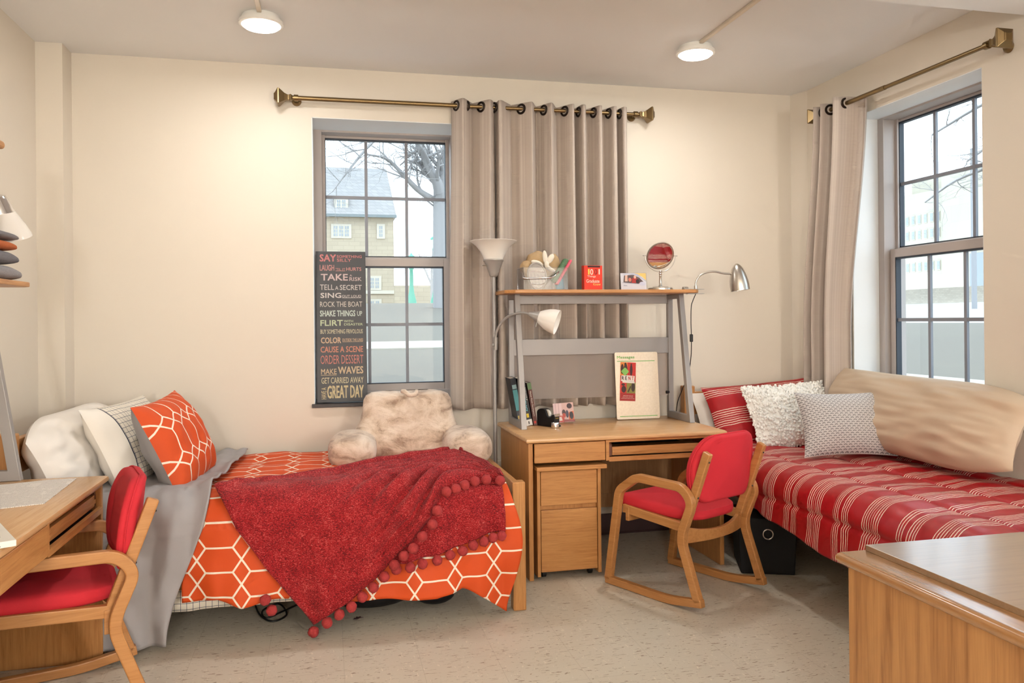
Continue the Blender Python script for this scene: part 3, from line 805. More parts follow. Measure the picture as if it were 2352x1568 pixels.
M_POM = fabric('salmon_red_yarn', (206, 66, 66), 260, .9, .5, .45)
def fur_mat():
    m = Mat('beige_faux_fur', (216, 192, 168), .95); v = m.coords()
    a = m.noise(m.mapping((8, 8, 13)), 1.0, 5, .62, .5); b = m.noise(v, 220, 3, .7)
    m.col(m.mix(b * .25, m.ramp(a, [(.36, (158, 126, 102)), (.46, (208, 182, 158)), (.60, (234, 214, 196))]), (240, 228, 214)))
    m.bump(b * .6 + a * 3.0, .6, .012); m.b.inputs['Sheen Weight'].default_value = .4
    return m.mat
M_FUR = fur_mat()
M_FLUFF = fabric('white_bobble_yarn', (250, 248, 242), 300, .95, .3, .03, .2)
def knit_mat():
    m = Mat('grey_waffle_knit', (190, 188, 188), .85); u, v, w = m.xyz('UV')
    a, b = .026, .0125
    row = m.op('FLOOR', v / b); sh = m.op('MODULO', row, 2.0) * .5
    fu = m.op('FRACT', u / a + sh); fv = m.op('FRACT', v / b)
    arch = m.op('SINE', fu * PI)
    hole = m.op('MULTIPLY', m.op('LESS_THAN', m.op('ABSOLUTE', fv - arch * .55 - .1), .17), m.op('GREATER_THAN', arch, .45))
    m.col(m.mix(hole, (200, 197, 196), (120, 118, 120)))
    m.bump(arch * fv - hole * .8, .7, .006); return m.mat
M_KNIT = knit_mat()

# ------------------------------------------------------------------ left bed
LB = thing('oak_bed', 'oak bed frame under the orange lattice comforter', 'bed frame', (-.2, 4.24, 0))
def post(x0, x1, y0, y1, z, par): return obj('post', bx(x0, x1, y0, y1, 0, z), M_OAK_Z, par, bevel=.006)
post(.847, .91, 3.698, 3.76, .611, LB); post(.847, .91, 4.775, 4.84, .611, LB)
post(-1.355, -1.27, 3.70, 3.76, .925, LB); post(-1.355, -1.27, 4.755, 4.82, .925, LB)
obj('foot_rail', bx(.862, .894, 3.76, 4.775, .40, .60), M_OAK_Y, LB, bevel=.004)
obj('headboard', MB().box(-1.335, -1.30, 3.76, 4.755, .74, .89).box(-1.335, -1.30, 3.76, 4.755, .42, .56), M_OAK_Y, LB, bevel=.004)
obj('side_rail', bx(-1.27, .847, 3.715, 3.74, .22, .34), M_OAK_X, LB, bevel=.003)
obj('side_rail', bx(-1.27, .847, 4.80, 4.825, .22, .34), M_OAK_X, LB, bevel=.003)
mt = obj('mattress', bx(-1.265, .82, 3.755, 4.79, .30, .585), M_COTTON, bevel=.03, seg=4)
tag(mt, 'white mattress on the left bed, beneath the orange comforter', 'mattress')
L1, ARC, RC = 1.05, .173, .11
def base_left(x, v, off):
    n1 = .013 * nz(x * 4.2, v * 4.2) + .007 * nz(x * 10, v * 10, 4)
    if v < L1: p, n = Vector((x, 4.81 - v, .615)), Vector((0, 0, 1)); n1 += .012 * nz(x * 2.5, v * 2.5, 9) 
    elif v < L1 + ARC:
        th = (v - L1) / ARC * PI / 2
        p, n = Vector((x, 3.76 - RC * math.sin(th), .505 + RC * math.cos(th))), Vector((0, -math.sin(th), math.cos(th)))
    else:
        d = v - L1 - ARC
        p, n = Vector((x, 3.65, .505 - d)), Vector((0, -1, 0))
        n1 += min(d, .45) * (.13 * nz(x * 5.2, 1.7, v * .7) + .06 * nz(x * 13, 4, v * 1.5) + .05 * math.sin(x * 15 + 1)) + .01
    return p + n * (off + n1)
def v_of_z(z):
    return L1 + ARC + (.505 - z) if z < .505 else L1 + ARC * math.acos(max(-1, min(1, (z - .505) / RC))) / (PI / 2)
HEM = [(-.66, .175), (-.47, .195), (-.37, .16), (-.27, .18), (.17, .135), (.47, .128), (.59, .155), (.69, .10), (.80, .03), (.9, .03)]
def orange_xy(u, v):
    xr = .815 + .062 * math.sin(PI * smooth01((v - .62) / .38)) - .012 * smooth01((v - .9) / .1) * 1.6
    x = lerp(-.62, xr, u); ve = v_of_z(interp(x, HEM) + .012 * nz(x * 7, 2))
    return x, v * ve
mb = MB().sheet(lambda u, v: base_left(*orange_xy(u, v), .012), 170, 130, orange_xy)
oc = obj('comforter', mb, [M_ORANGE, M_GREY], smooth=180, flip=True)
tag(oc, 'orange comforter with white lattice lines on the left bed, grey side folded back', 'comforter')
x_ = oc.modifiers.new('sol', 'SOLIDIFY'); x_.thickness = .012; x_.offset = -1; x_.material_offset = 1
def grey_xy(u, v):
    xb = lerp(-.45, -.50, smooth01(v / .6)) - .17 * smooth01((v - .62) / .38) + .012 * nz(v * 9, 3)
    return lerp(-1.02, xb, u), v * v_of_z(.03 + .03 * nz(u * 2, 5) * (1 - u))
def grey_pos(u, v):
    x, w = grey_xy(u, v); roll = .016 * math.exp(-((1 - u) / .07) ** 2)
    wr = .016 * nz(x * 8, w * 3.5, 2) + .012 * nz(x * 5 - w * 7, 1) + .008 * nz(x * 22, w * 9, 5) + .022 * smooth01((w - .95) / .4) * math.sin(x * 26 + 2 * nz(x * 3, w * 2)) + .03 * smooth01((.18 - w) / .18) * max(0, nz(x * 6, 4))
    return base_left(x, w, .038 + roll + max(wr, -.018))
obj('folded_back_lining', MB().sheet(grey_pos, 70, 110, grey_xy), M_GREY, oc, smooth=180, flip=True, solid=.008, label='plain grey lining folded back over the bed head end')
sh_ = obj('bed_sheet', MB().sheet(lambda u, v: (lerp(-1.26, .82, u), 3.735 - .006 + .012 * nz(u * 30, v) * v, lerp(.58, .125 + .012 * nz(u * 9, 3), v)), 120, 12, lambda u, v: (u * 2.08, v * .45)), M_GRID, smooth=180, flip=True, solid=.002)
tag(sh_, 'white sheet with thin dark grid lines hanging below the orange comforter', 'bed sheet')

# throw blanket with pompoms
PA = [(-.072, .035), (-.013, .076), (.038, .11), (.09, .141), (.137, .177), (.185, .213), (.233, .255), (.277, .304), (.318, .345), (.359, .375), (.4, .425), (.446, .474), (.47, .518), (.519, .56), (.563, .602), (.605, .632), (.655, .642), (.71, .64), (.773, .618)]
PB = [(.288, .274), (.348, .283), (.403, .296), (.468, .307), (.528, .324), (.586, .337), (.636, .357), (.685, .372), (.728, .385), (.768, .39)]
EA = [(x, v_of_z(z + .018) if z < .55 else interp(x, [(.519, L1 + .093), (.563, L1 + .086), (.605, L1 + .076), (.655, L1 + .066), (.71, L1 + .062), (.773, L1 + .068)])) for x, z in PA]; EB = [(x, v_of_z(z + .018)) for x, z in PB]
TT = [(0, (-.49, L1 + .03)), (.28, (0.02, .86)), (.6, (.42, .60)), (.8, (.67, .46)), (.9, (.73, .66)), (1, (.79, L1 + .06))]
def curve2(t, pts):
    if isinstance(pts[0][1], tuple): return tuple(interp(t, [(a, b[k]) for a, b in pts]) for k in (0, 1))
    n = len(pts) - 1; i = min(int(t * n), n - 1); f = t * n - i
    return tuple(lerp(pts[i][k], pts[i + 1][k], f) for k in (0, 1))
def throw_xy(s, t):
    a = curve2(s, TT); b = curve2(s, EA); k = t
    return lerp(a[0], b[0], k), lerp(a[1], b[1], k)
def throw_pos(s, t):
    x, v = throw_xy(s, t); g = smooth01((s - .12) / .5)
    f = -.006 * math.exp(-((s - .03) / .006) ** 2) + g * (.026 * math.sin(2 * PI * (t * 6.5 + .4 * s)) + .008 * math.sin(2 * PI * (t * 13 + s))) * (1 - .5 * smooth01((t - .8) / .2))
    f += .006 * nz(x * 6, v * 6, 8) + .006 * nz(x * 14, v * 14, 3)
    if t < .06 and s < .85: f += .012 * math.exp(-(t / .03) ** 2)
    return base_left(x, v, .052 + f)
th = obj('throw_blanket', MB().sheet(throw_pos, 110, 90), M_THROW, smooth=180, flip=True, solid=.010)
tag(th, 'red heathered fleece throw with pompom edge draped over the orange comforter', 'blanket')
def under_pos(s, t):
    x = lerp(.24, .79, s); b = interp(x, EB)
    v = lerp(L1 + .06, b, t)
    return base_left(x, v, .030 + .012 * math.sin(x * 42) * t + .004 * nz(x * 20, t * 5))
obj('underlayer', MB().sheet(under_pos, 60, 40), M_THROW, th, smooth=180, flip=True, solid=.008)
def pompom(p, r, k):
    mb = MB().ball(tuple(p), r, 14, 10)
    mb.v = [tuple(p + (Vector(q) - p) * (1 + .16 * nz(q[0] * 90 + k, q[1] * 90, q[2] * 90))) for q in mb.v]
    obj('pompom', mb, M_POM, th, smooth=180)
for k, (x, v) in enumerate(EA): pompom(base_left(x, v + .017, .080), .0235, k)
for k, (x, v) in enumerate(EB): pompom(base_left(x, v + .016, .052), .0235, k + 40)
for k, (x, z) in enumerate([(-.245, .145), (-.27, .195)]): pompom(base_left(x, v_of_z(z), .045), .0235, k + 80)

# ------------------------------------------------------------------ pillows
def pillow(name, label, M, w, h, t, mat, n=40, seed=0, wr=.012, back=None, ears=.06, top_sag=0.0, rend=(0, 0), wx=(6, 6), cat='pillow', uvo=(0, 0), pw=2.6, flange=0):
    def shape(u, v, side):
        a, b = 2 * u - 1, 2 * v - 1
        ea = (1 - abs(a) ** pw) ; eb = (1 - abs(b) ** pw)
        th = t / 2 * max(0.0, ea * eb) ** .58
        px = a * w / 2 * (1 - ears * (1 - abs(b) ** 2) * abs(a)); py = b * h / 2 * (1 - ears * (1 - abs(a) ** 2) * abs(b))
        py *= 1 - (rend[0] if a < 0 else rend[1]) * max(0, (abs(a) - .45) / .55) ** 2
        py -= top_sag * (1 - a * a) * smooth01((b + .2) / 1.2)
        k = wr * (nz(px * wx[0] + seed, py * wx[1] + px * 2, side * 3) + .6 * nz(px * wx[0] * 2.5, py * wx[1] * 2.5 + seed, side * 5)) * min(1, ea * eb * 3)
        rad = wr * .5 * math.sin(math.atan2(b, a) * 9 + seed) * (abs(a) ** 3 + abs(b) ** 3) * .5 * min(1, ea * eb * 6)
        return Vector((px, py, side * (th + k + rad)))
    uvf = lambda u, v: (u * w + uvo[0], v * h + uvo[1])
    mb = MB().sheet(lambda u, v: M @ shape(u, v, 1), n, n, uvf)
    if back is None:
        mb.sheet(lambda u, v: M @ shape(1 - u, v, -1), n, n, lambda u, v: uvf(1 - u, v)); 
    o = obj(name, mb, mat, smooth=180); tag(o, label, cat)
    if back is not None:
        obj('reverse_side', MB().sheet(lambda u, v: M @ shape(1 - u, v, -1), n, n), back, o, smooth=180, label='plain grey reverse side')
    return o, shape
pillow('pillow', 'long plain white pillow leaning on the headboard by the left desk', basis((-1.15, 4.27, .765), (.04, 1, 0), (-.42, 0, .9)), 1.14, .46, .27, M_COTTON, 50, 3, .030, pw=2.5, rend=(.42, .25), ears=.04, wx=(5, 8))
pillow('pillow', 'white pillow with thin grid lines and plain cuff behind the orange pillow', basis((-.93, 4.26, .79), (.16, 1, .0), (-.42, .06, .9)), .74, .46, .20, M_GRIDP, 44, 9, .016, pw=2.6)
pillow('pillow', 'square orange lattice pillow with grey back standing on the left bed', basis((-.715, 4.14, .81), (.10, 1, .03), (-.42, .08, .9)), .67, .47, .22, M_ORANGEP, 44, 5, .014, back=M_GREY, uvo=(.06, .03), ears=.07)

# bed rest pillow
BR = thing('bed_rest_pillow', 'furry beige backrest pillow with two arms standing on the left bed', 'backrest pillow', (.44, 4.55, .62))
zz = [.60, .62, .66, .70, .74, .78, .82, .86, .90, .935, .96, .975, .983]
ww = [.27, .30, .315, .315, .305, .285, .268, .262, .258, .25, .235, .20, .12]
tt = [.10, .125, .135, .13, .125, .12, .115, .11, .10, .09, .075, .055, .02]
def back_pos(u, v):
    z = interp(v * (len(zz) - 1), list(enumerate(zz))); w = interp(v * (len(zz) - 1), list(enumerate(ww))); t = interp(v * (len(zz) - 1), list(enumerate(tt)))
    a = u * 2 * PI; c, s = math.cos(a), math.sin(a); e = .55
    p = Vector((.443 + w * math.copysign(abs(c) ** e, c), 4.60 + .10 * (z - .6) + t * math.copysign(abs(s) ** .75, s), z))
    k = .010 * nz(p.x * 14, p.y * 14, p.z * 16) + .016 * nz(p.x * 6, p.z * 6, 3)
    return p + Vector((c * .6, s, .2)) * k
obj('back', MB().sheet(back_pos, 96, 60).ball((.443, 4.63, .972), .1, 12, 8, (1.1, .3, .1)), M_FUR, BR, smooth=180)
def arm_part(x0, x1, side):
    cx = (x0 + x1) / 2; r = (x1 - x0) / 2; mb = MB(); L = []
    for t, k in ((0, .80), (.12, .92), (.3, 1.0), (.5, 1.03), (.7, 1.02), (.85, .96), (.93, .84), (.98, .6), (1, .25)):
        y = lerp(4.62, 4.27, t); loop = []
        for i in range(36):
            a = 2 * PI * i / 36; c, s = math.cos(a), math.sin(a)
            X = cx + side * .02 * t + r * k * math.copysign(abs(c) ** .8, c); Z = .695 + .095 * k * math.copysign(abs(s) ** .8, s) - .02 * t
            kk = .010 * nz(X * 16, y * 16, Z * 16); loop.append((X + c * kk, y, Z + s * kk))
        L.append(loop)
    mb.ring(L); obj('arm', mb, M_FUR, BR, smooth=180, subsurf=1)
arm_part(.01, .265, -1); arm_part(.615, .87, 1)
obj('handle', MB().tube(spline([(.41, 4.55, .985), (.42, 4.52, .985), (.443, 4.50, .967), (.475, 4.505, .97), (.49, 4.53, .985)], 5), .013, 10), M_FUR, BR, smooth=180)

# ------------------------------------------------------------------ right bed
RB = thing('oak_bed', 'oak bed frame under the red striped comforter', 'bed frame', (2.67, 3.5, 0))
post(2.235, 2.31, 4.775, 4.84, .945, RB); post(3.03, 3.10, 4.70, 4.765, .945, RB)
post(2.235, 2.31, 2.18, 2.24, .60, RB); post(3.03, 3.10, 2.18, 2.24, .60, RB)
obj('headboard', MB().box(2.31, 3.03, 4.79, 4.825, .76, .905).box(2.31, 3.03, 4.79, 4.825, .42, .56), M_OAK_X, RB, bevel=.004)
obj('side_rail', bx(2.25, 2.275, 2.24, 4.775, .40, .50), M_OAK_Y, RB, bevel=.003)
obj('side_rail', bx(3.07, 3.095, 2.24, 4.70, .24, .36), M_OAK_Y, RB, bevel=.003)
obj('foot_rail', bx(2.31, 3.03, 2.19, 2.225, .38, .58), M_OAK_X, RB, bevel=.004)
mt = obj('mattress', bx(2.28, 3.10, 2.245, 4.785, .32, .575), M_COTTON, bevel=.03, seg=4)
tag(mt, 'white mattress on the right bed, beneath the red striped comforter', 'mattress')
SEAMS = (.10, .40, .70, 1.0, 1.22)
def base_right(y, v, off):
    xf = 2.165 + .032 * (y - 2.1); l1 = 3.115 - (xf + RC)
    gr = min(abs(v - s_) for s_ in SEAMS); q = -.012 * math.exp(-(gr / .010) ** 2) + .013 * abs(math.sin(PI * (v - .10) / .30)) ** .6 * (.7 + .3 * math.sin(y * 9)) + .011 * nz(y * 5, v * 5, 2) + .006 * nz(y * 13, v * 13, 1)
    if v < l1: p, n = Vector((3.115 - v, y, .60)), Vector((0, 0, 1))
    elif v < l1 + ARC:
        th = (v - l1) / ARC * PI / 2
        p, n = Vector((xf + RC - RC * math.sin(th), y, .49 + RC * math.cos(th))), Vector((-math.sin(th), 0, math.cos(th)))
    else:
        d = v - l1 - ARC; p, n = Vector((xf, y, .49 - d)), Vector((-1, 0, 0)); q += d * (.12 * nz(y * 6, 2, v)) 
    return p + n * (off + q)
def red_xy(u, v):
    y = lerp(2.2, 4.52, u); xf = 2.165 + .032 * (y - 2.1); l1 = 3.115 - (xf + RC)
    ve = l1 + ARC + .49 - (.285 + .10 * (y - 3.06) + .008 * nz(y * 6, 1)); return y, v * ve
rc = obj('comforter', MB().sheet(lambda u, v: base_right(*red_xy(u, v), .010), 190, 110, lambda u, v: (red_xy(u, v)[1], red_xy(u, v)[0] + .03 * math.sin(red_xy(u, v)[1] * 2))), M_STRIPE, smooth=180, solid=.02)
tag(rc, 'red comforter with clusters of thin white stripes on the right bed', 'comforter')
pillow('pillow', 'plain white pillow showing at the left end behind the red striped pillow', basis((2.68, 4.70, .735), (1, 0, .06), (0, .35, .9)), .80, .40, .16, M_COTTON, 30, 2)
pillow('pillow', 'wide red pillow with white stripes against the right headboard', basis((2.75, 4.60, .77), (1, 0, .07), (0, .42, .9)), .86, .44, .19, M_STRIPE, 44, 7, .010, pw=3.4, uvo=(0, .05))
MF = basis((2.745, 4.37, .785), (1, -.1, .05), (.0, .55, .85))
fo, fs = pillow('pillow', 'white fluffy bobble pillow between the red and grey pillows', MF, .53, .42, .16, M_FLUFF, 36, 4, .01)
mb = MB(); rr = random.Random(3)
for i in range(1500):
    u, v = rr.uniform(-.0, 1.0), rr.uniform(-.0, 1.0)
    if rr.random() < .16:
        if rr.random() < .5: u = rr.choice((0.0, 1.0))
        else: v = rr.choice((0.0, 1.0))
    p = fs(u, v, 1); p = MF @ (p + Vector((rr.uniform(-.007, .007), rr.uniform(-.007, .007), rr.uniform(.0, .011))))
    r = rr.uniform(.0055, .0088); mb.ball(tuple(p), r, 6, 5, (rr.uniform(.85, 1.3), rr.uniform(.85, 1.2), rr.uniform(.85, 1.3)))
obj('bobbles', mb, M_FLUFF, fo, smooth=180)['kind'] = 'stuff'
pillow('pillow', 'grey waffle knit cushion at the front of the right bed pillows', basis((2.735, 3.835, .80), (1, -.30, .02), (.10, .42, .85)), .49, .375, .17, M_KNIT, 40, 6, .004, ears=.09)
pillow('pillow', 'long beige body pillow lying along the wall under the right window', basis((2.985, 3.655, .855), (-.02, -1, -.01), (.42, 0, .9)), 1.50, .46, .25, M_PILLOWB, 80, 8, .022, pw=2.6, ears=.05, rend=(.0, .30), wx=(2.2, 11))
# black box under the right bed
bb = thing('storage_box', 'black fabric storage box with a metal ring under the right bed', 'storage box', (2.34, 4.0, 0), R(-22))
obj('body', MB().hexa([(-.14, -.12, 0), (.14, -.12, 0), (.14, .2, 0), (-.14, .2, 0)], [(-.155, -.13, .3), (.155, -.13, .3), (.155, .21, .3), (-.155, .21, .3)]), plain('black_canvas', (13, 13, 14), .8), bb, local=True, bevel=.006)
g = MB().tube([(.0 + .026 * math.cos(a), -.137, .22 + .026 * math.sin(a)) for a in [2 * PI * k / 24 for k in range(24)]], .004, 8, True)
obj('ring', g, M_NICKEL, bb, local=True, smooth=60)
# things under the left bed
bag = obj('duffel_bag', MB().ball((.20, 3.95, .085), .1, 24, 14, (2.3, 1.25, .85)), plain('black_nylon', (14, 14, 16), .6), smooth=180); tag(bag, 'black soft bag lying on the floor under the left bed', 'bag')
shoe = obj('shoe', MB().ball((.50, 3.90, .05), .07, 20, 10, (1.4, .8, .72)), plain('black_leather', (20, 20, 24), .4), smooth=180); tag(shoe, 'dark shoe beside the black bag under the left bed', 'shoe')
cab = obj('cable', MB().tube(spline([(-.36, 4.1, .006), (-.32, 3.92, .012), (-.26, 3.84, .006), (-.20, 3.9, .01), (-.24, 4.0, .03), (-.31, 3.95, .022), (-.29, 3.87, .014), (-.21, 3.93, .02), (-.1, 4.1, .006)], 7), .0045, 8), M_BLACK, smooth=60); tag(cab, 'black cable loop on the floor under the left bed', 'cable')
lf = MB(); ML = Matrix.Translation((.125, 3.79, .003)) @ Matrix.Rotation(.5, 4, 'Z')
poly_card(lf, [(-.025, 0), (-.012, .010), (-.006, .004), (0, .018), (.007, .006), (.02, .009), (.011, -.003), (.022, -.012), (.004, -.008), (-.01, -.012)], ML)
lo_ = obj('leaf', lf, plain('dry_brown_leaf', (66, 40, 40), .8), solid=.002); tag(lo_, 'small dry brown leaf on the floor below the throw pompoms', 'leaf')
# ------------------------------------------------------------------ desks (built facing -y: front at y=0, back at y=depth)
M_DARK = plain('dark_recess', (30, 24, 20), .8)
def make_desk(label, loc, rz, depth, W=1.155):
    D = thing('desk', label, 'desk', loc, rz)
    b, d = W, depth
    prof = fillet([(0, .728), (0, .756)], 0) ; 
    tp = MB(); e = .012
    tp.ring([[(e, e, .727), (b - e, e, .727), (b - e, d, .727), (e, d, .727)], [(.002, .002, .733), (b - .002, .002, .733), (b - .002, d, .733), (.002, d, .733)],
             [(0, 0, .741), (b, 0, .741), (b, d, .741), (0, d, .741)], [(.003, .003, .750), (b - .003, .003, .750), (b - .003, d, .750), (.003, d, .750)], [(e, e, .755), (b - e, e, .755), (b - e, d, .755), (e, d, .755)]])
    obj('desk_top', tp, M_TOP_X, D, local=True, smooth=40)
    for x0 in (.015, b - .04): obj('side_panel', bx(x0, x0 + .025, .02, d - .03, 0, .727), M_OAK_Z, D, local=True, bevel=.003)
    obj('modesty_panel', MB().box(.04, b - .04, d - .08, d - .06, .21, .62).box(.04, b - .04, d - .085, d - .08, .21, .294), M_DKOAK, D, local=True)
    obj('front_rail', MB().box(.445, .463, .012, d - .1, .618, .727).box(.463, b - .04, .014, .032, .612, .636).box(.463, b - .04, .02, .034, .715, .727).box(.04, .463, .02, .03, .738 - .012, .727), M_OAK_X, D, local=True, bevel=.002)
    obj('drawer', bx(.046, .441, .010, .03, .622, .724), M_OAK_X, D, local=True, bevel=.003)
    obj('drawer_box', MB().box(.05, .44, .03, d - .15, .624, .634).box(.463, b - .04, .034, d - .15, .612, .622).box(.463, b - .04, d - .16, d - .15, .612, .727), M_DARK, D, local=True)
    tr = obj('keyboard_tray', MB().box(.475, b - .05, .045, .34, .640, .652).box(.49, b - .05, .040, .058, .640, .686).box(.490, b - .05, .038, .046, .652, .668), M_OAK_X, D, local=True, bevel=.002)
    for xx in (.470, b - .062):
        obj('slide_bracket', MB().prism(fillet([(.040, .638), (.040, .714), (.20, .714), (.20, .638)], [0, .03, .01, 0]), xx, xx + .018, 'x'), plain('brown_tray_end', (112, 66, 42), .45), tr, local=True)
    return D
make_desk('oak desk with steel hutch in the middle, between the two beds', (1.012, 4.082, 0), 0, .74)
make_desk('oak desk at the left edge of the photo with papers on it', (-.888, 2.455, 0), PI / 2, .605)

# rolling file cabinet under the middle desk
FC = thing('file_cabinet', 'low oak file cabinet with two drawers under the middle desk', 'cabinet', (1.25, 4.35, 0))
obj('top', bx(1.066, 1.456, 4.075, 4.60, .580, .602), M_OAK_X, FC, bevel=.004)
obj('body', MB().box(1.072, 1.090, 4.10, 4.59, .018, .580).box(1.410, 1.428, 4.10, 4.59, .018, .580).box(1.09, 1.41, 4.57, 4.59, .03, .58).box(1.09, 1.41, 4.13, 4.57, .04, .56), M_OAK_Z, FC, bevel=.002)
obj('drawer', bx(1.094, 1.407, 4.104, 4.128, .392, .574), M_OAK_X, FC, bevel=.003)
obj('drawer', bx(1.094, 1.407, 4.104, 4.128, .040, .368), M_OAK_X, FC, bevel=.003)
for x in (1.12, 1.38):
    for y in (4.16, 4.53): obj('caster', MB().tube([(x - .01, y, .02), (x + .01, y, .02)], .02, 14).box(x - .004, x + .004, y - .004, y + .004, .02, .045), M_BLACK, FC, smooth=40)

# ------------------------------------------------------------------ desk hutch (local: x along desk, y=0 front foot, back at y=depth)
def make_hutch(label, loc, rz, W, depth, panel):
    Hh = thing('desk_hutch', label, 'hutch', loc, rz)
    d = depth; zt = .778
    for x0 in (0, W - .032):
        x1 = x0 + .032; mb = MB(); yt = d * .42
        yf = lambda z: yt * z / zt
        out = [(0, 0), (yt, zt), (d, zt), (d, 0)]; inn = [(yf(.042) + .042, .042), (yf(zt - .03) + .036, zt - .03), (d - .034, zt - .03), (d - .034, .042)]
        mb.ring([[(x0, o[0], o[1]), (x1, o[0], o[1]), (x1, i[0], i[1]), (x0, i[0], i[1])] for o, i in zip(out, inn)], True, True, False)
        obj('side_frame', mb, M_STEEL, Hh, local=True, bevel=.002)
    obj('back_rail', MB().box(.03, W - .03, d - .026, d - .008, .722, .776), M_STEEL, Hh, local=True, bevel=.002)
    obj('back_rail', MB().box(.03, W - .03, d - .03, d - .006, .408, .508), M_STEEL, Hh, local=True, bevel=.003)
    s0, s1, f, c = -.085, W + .03, -.03, .05
    sh = MB().prism([(s0, .03), (s0 + c, f), (s1 - .03, f), (s1, .0), (s1, d - .02), (s0, d - .02)], zt, zt + .02, 'z')
    obj('shelf', sh, M_OAK_X, Hh, local=True, bevel=.004)
    if panel:
        pn = MB().box(.03, W - .03, d - .016, d - .012, .14, .41)
        m = Mat('frosted_panel', (226, 218, 214), .6)
        tr = m.n('BsdfTranslucent'); tr.inputs[0].default_value = lin((226, 216, 210)); tp = m.n('BsdfTransparent'); tp.inputs[0].default_value = lin((235, 228, 222))
        mx = m.n('MixShader'); mx.inputs[0].default_value = .72
        m.nt.links.new(m.b.outputs[0], mx.inputs[1]); m.nt.links.new(tp.outputs[0], mx.inputs[2]); m.nt.links.new(mx.outputs[0], m.out.inputs[0])
        obj('frosted_panel', pn, m.mat, Hh, local=True)
        obj('panel_knob', MB().tube([(W - .05, d - .03, .16), (W - .03, d - .03, .16)], .009, 12), M_BLACK, Hh, local=True)
    return Hh
make_hutch('grey steel hutch with oak shelf standing on the middle desk', (1.071, 4.43, .755), 0, 1.07, .335, True)
make_hutch('grey steel hutch with oak shelf on the left desk, cut by the photo edge', (-1.205, 2.525, .755), PI / 2, 1.08, .285, False)

# ------------------------------------------------------------------ things on the hutch shelf (top z = 1.553)
ZS = 1.553
bk = thing('shower_caddy', 'clear plastic basket with metal handle holding towels and bath things', 'basket', (1.235, 4.55, ZS))
x0, x1, y0, y1 = 1.105, 1.37, 4.48, 4.65
mb = MB(); t = .003
for (a0, a1, c0, c1) in ((x0, x1, y0, y0 + t), (x0, x1, y1 - t, y1), (x0, x0 + t, y0, y1), (x1 - t, x1, y0, y1)):
    mb.box(a0, a1, c0, c1, ZS, ZS + .13)
mb.box(x0, x1, y0, y1, ZS, ZS + .004)
obj('basket', mb, M_CLEAR, bk)
rim = MB(); rp = fillet([(x0, y0), (x1, y0), (x1, y1), (x0, y1)], .015, 4, True)
obj('rim', rim.tube([(p[0], p[1], ZS + .131) for p in rp], .0035, 6, True), M_CLEAR, bk, smooth=60)
sl = MB()
for r in range(4):
    for k in range(11):
        xx = x0 + .02 + k * .0225; sl.box(xx, xx + .0035, y0 - .0012, y0 - .0002, ZS + .018 + r * .028, ZS + .030 + r * .028)
obj('slot_pattern', sl, M_CLEAR, bk)
hd = spline([(x0 + .01, y0 + .08, ZS + .118), (x0 - .005, y0 - .01, ZS + .085), (x0 - .012, y0 - .04, ZS + .07), (x0 + .01, y0 - .045, ZS + .066), (1.2, y0 - .045, ZS + .068), (1.26, y0 - .045, ZS + .072), (1.30, y0 - .02, ZS + .095), (x1 - .03, y0 + .05, ZS + .125)], 6)
obj('handle', MB().tube(hd, .0042, 10), M_CHROME, bk, smooth=60)
M_TAN = fabric('tan_terry', (206, 174, 132), 500, .95, .5, .2); M_CREAMR = fabric('cream_ribbon', (240, 230, 214), 300, .7, .1, .05)
def lump(name, c, r, sq, mat, label, cat, seed, rotz=0, roty=0):
    mb = MB().ball((0, 0, 0), r, 36, 26, sq)
    mb.v = [tuple(Vector(p) * (1 + .16 * nz(p[0] * 22 + seed, p[1] * 22, p[2] * 22) + .10 * abs(nz(p[0] * 50, p[1] * 50 + seed, p[2] * 50)))) for p in mb.v]
    mb.xf(Matrix.Translation(c) @ Matrix.Rotation(roty, 4, 'Y') @ Matrix.Rotation(rotz, 4, 'Z'))
    o = obj(name, mb, mat, smooth=180)
    if label: tag(o, label, cat)
    return o
w1 = lump('washcloth', (1.17, 4.585, ZS + .125), .07, (.95, .65, .7), M_TAN, 'rolled tan washcloth on the left in the clear basket', 'washcloth', 1, 0, .5)
w2 = lump('washcloth', (1.212, 4.60, ZS + .178), .062, (1.05, .7, .85), M_TAN, 'rolled tan washcloth at the top behind the ribbon bow', 'washcloth', 5, 0, -.3)
w3 = lump('washcloth', (1.296, 4.585, ZS + .145), .064, (.68, .6, 1.2), M_TAN, 'upright tan washcloth right of the ribbon bow', 'washcloth', 9, 0, .55)
rb = thing('ribbon_bow', 'cream ribbon bow tied over the washcloths in the basket', 'ribbon', (1.25, 4.53, ZS + .15))
obj('knot', MB().ball((1.254, 4.522, ZS + .15), .017, 12, 8, (.9, .7, 1.25)), M_CREAMR, rb, smooth=180)
for c_, a_, sq_ in (((1.247, 4.53, ZS + .193), -.12, (.62, .3, 1.75)), ((1.280, 4.53, ZS + .186), .55, (.75, .3, 1.35))):
    obj('loop', MB().ball((0, 0, 0), .024, 14, 9, sq_).xf(Matrix.Translation(c_) @ Matrix.Rotation(a_, 4, 'Y')), M_CREAMR, rb, smooth=180)
obj('tail', MB().tube(spline([(1.256, 4.516, ZS + .14), (1.278, 4.512, ZS + .122), (1.302, 4.51, ZS + .112)], 5), [.009] * 9 + [.006, .003], 8), M_CREAMR, rb, smooth=180)
obj('band', MB().ball((0, 0, 0), .035, 16, 10, (1.2, .55, .5)).xf(Matrix.Translation((1.205, 4.545, ZS + .158)) @ Matrix.Rotation(.35, 4, 'Y')), M_CREAMR, rb, smooth=180)
hm = thing('hand_mirror', 'round grey rimmed hand mirror leaning inside the clear basket', 'mirror', (1.19, 4.505, ZS + .005))
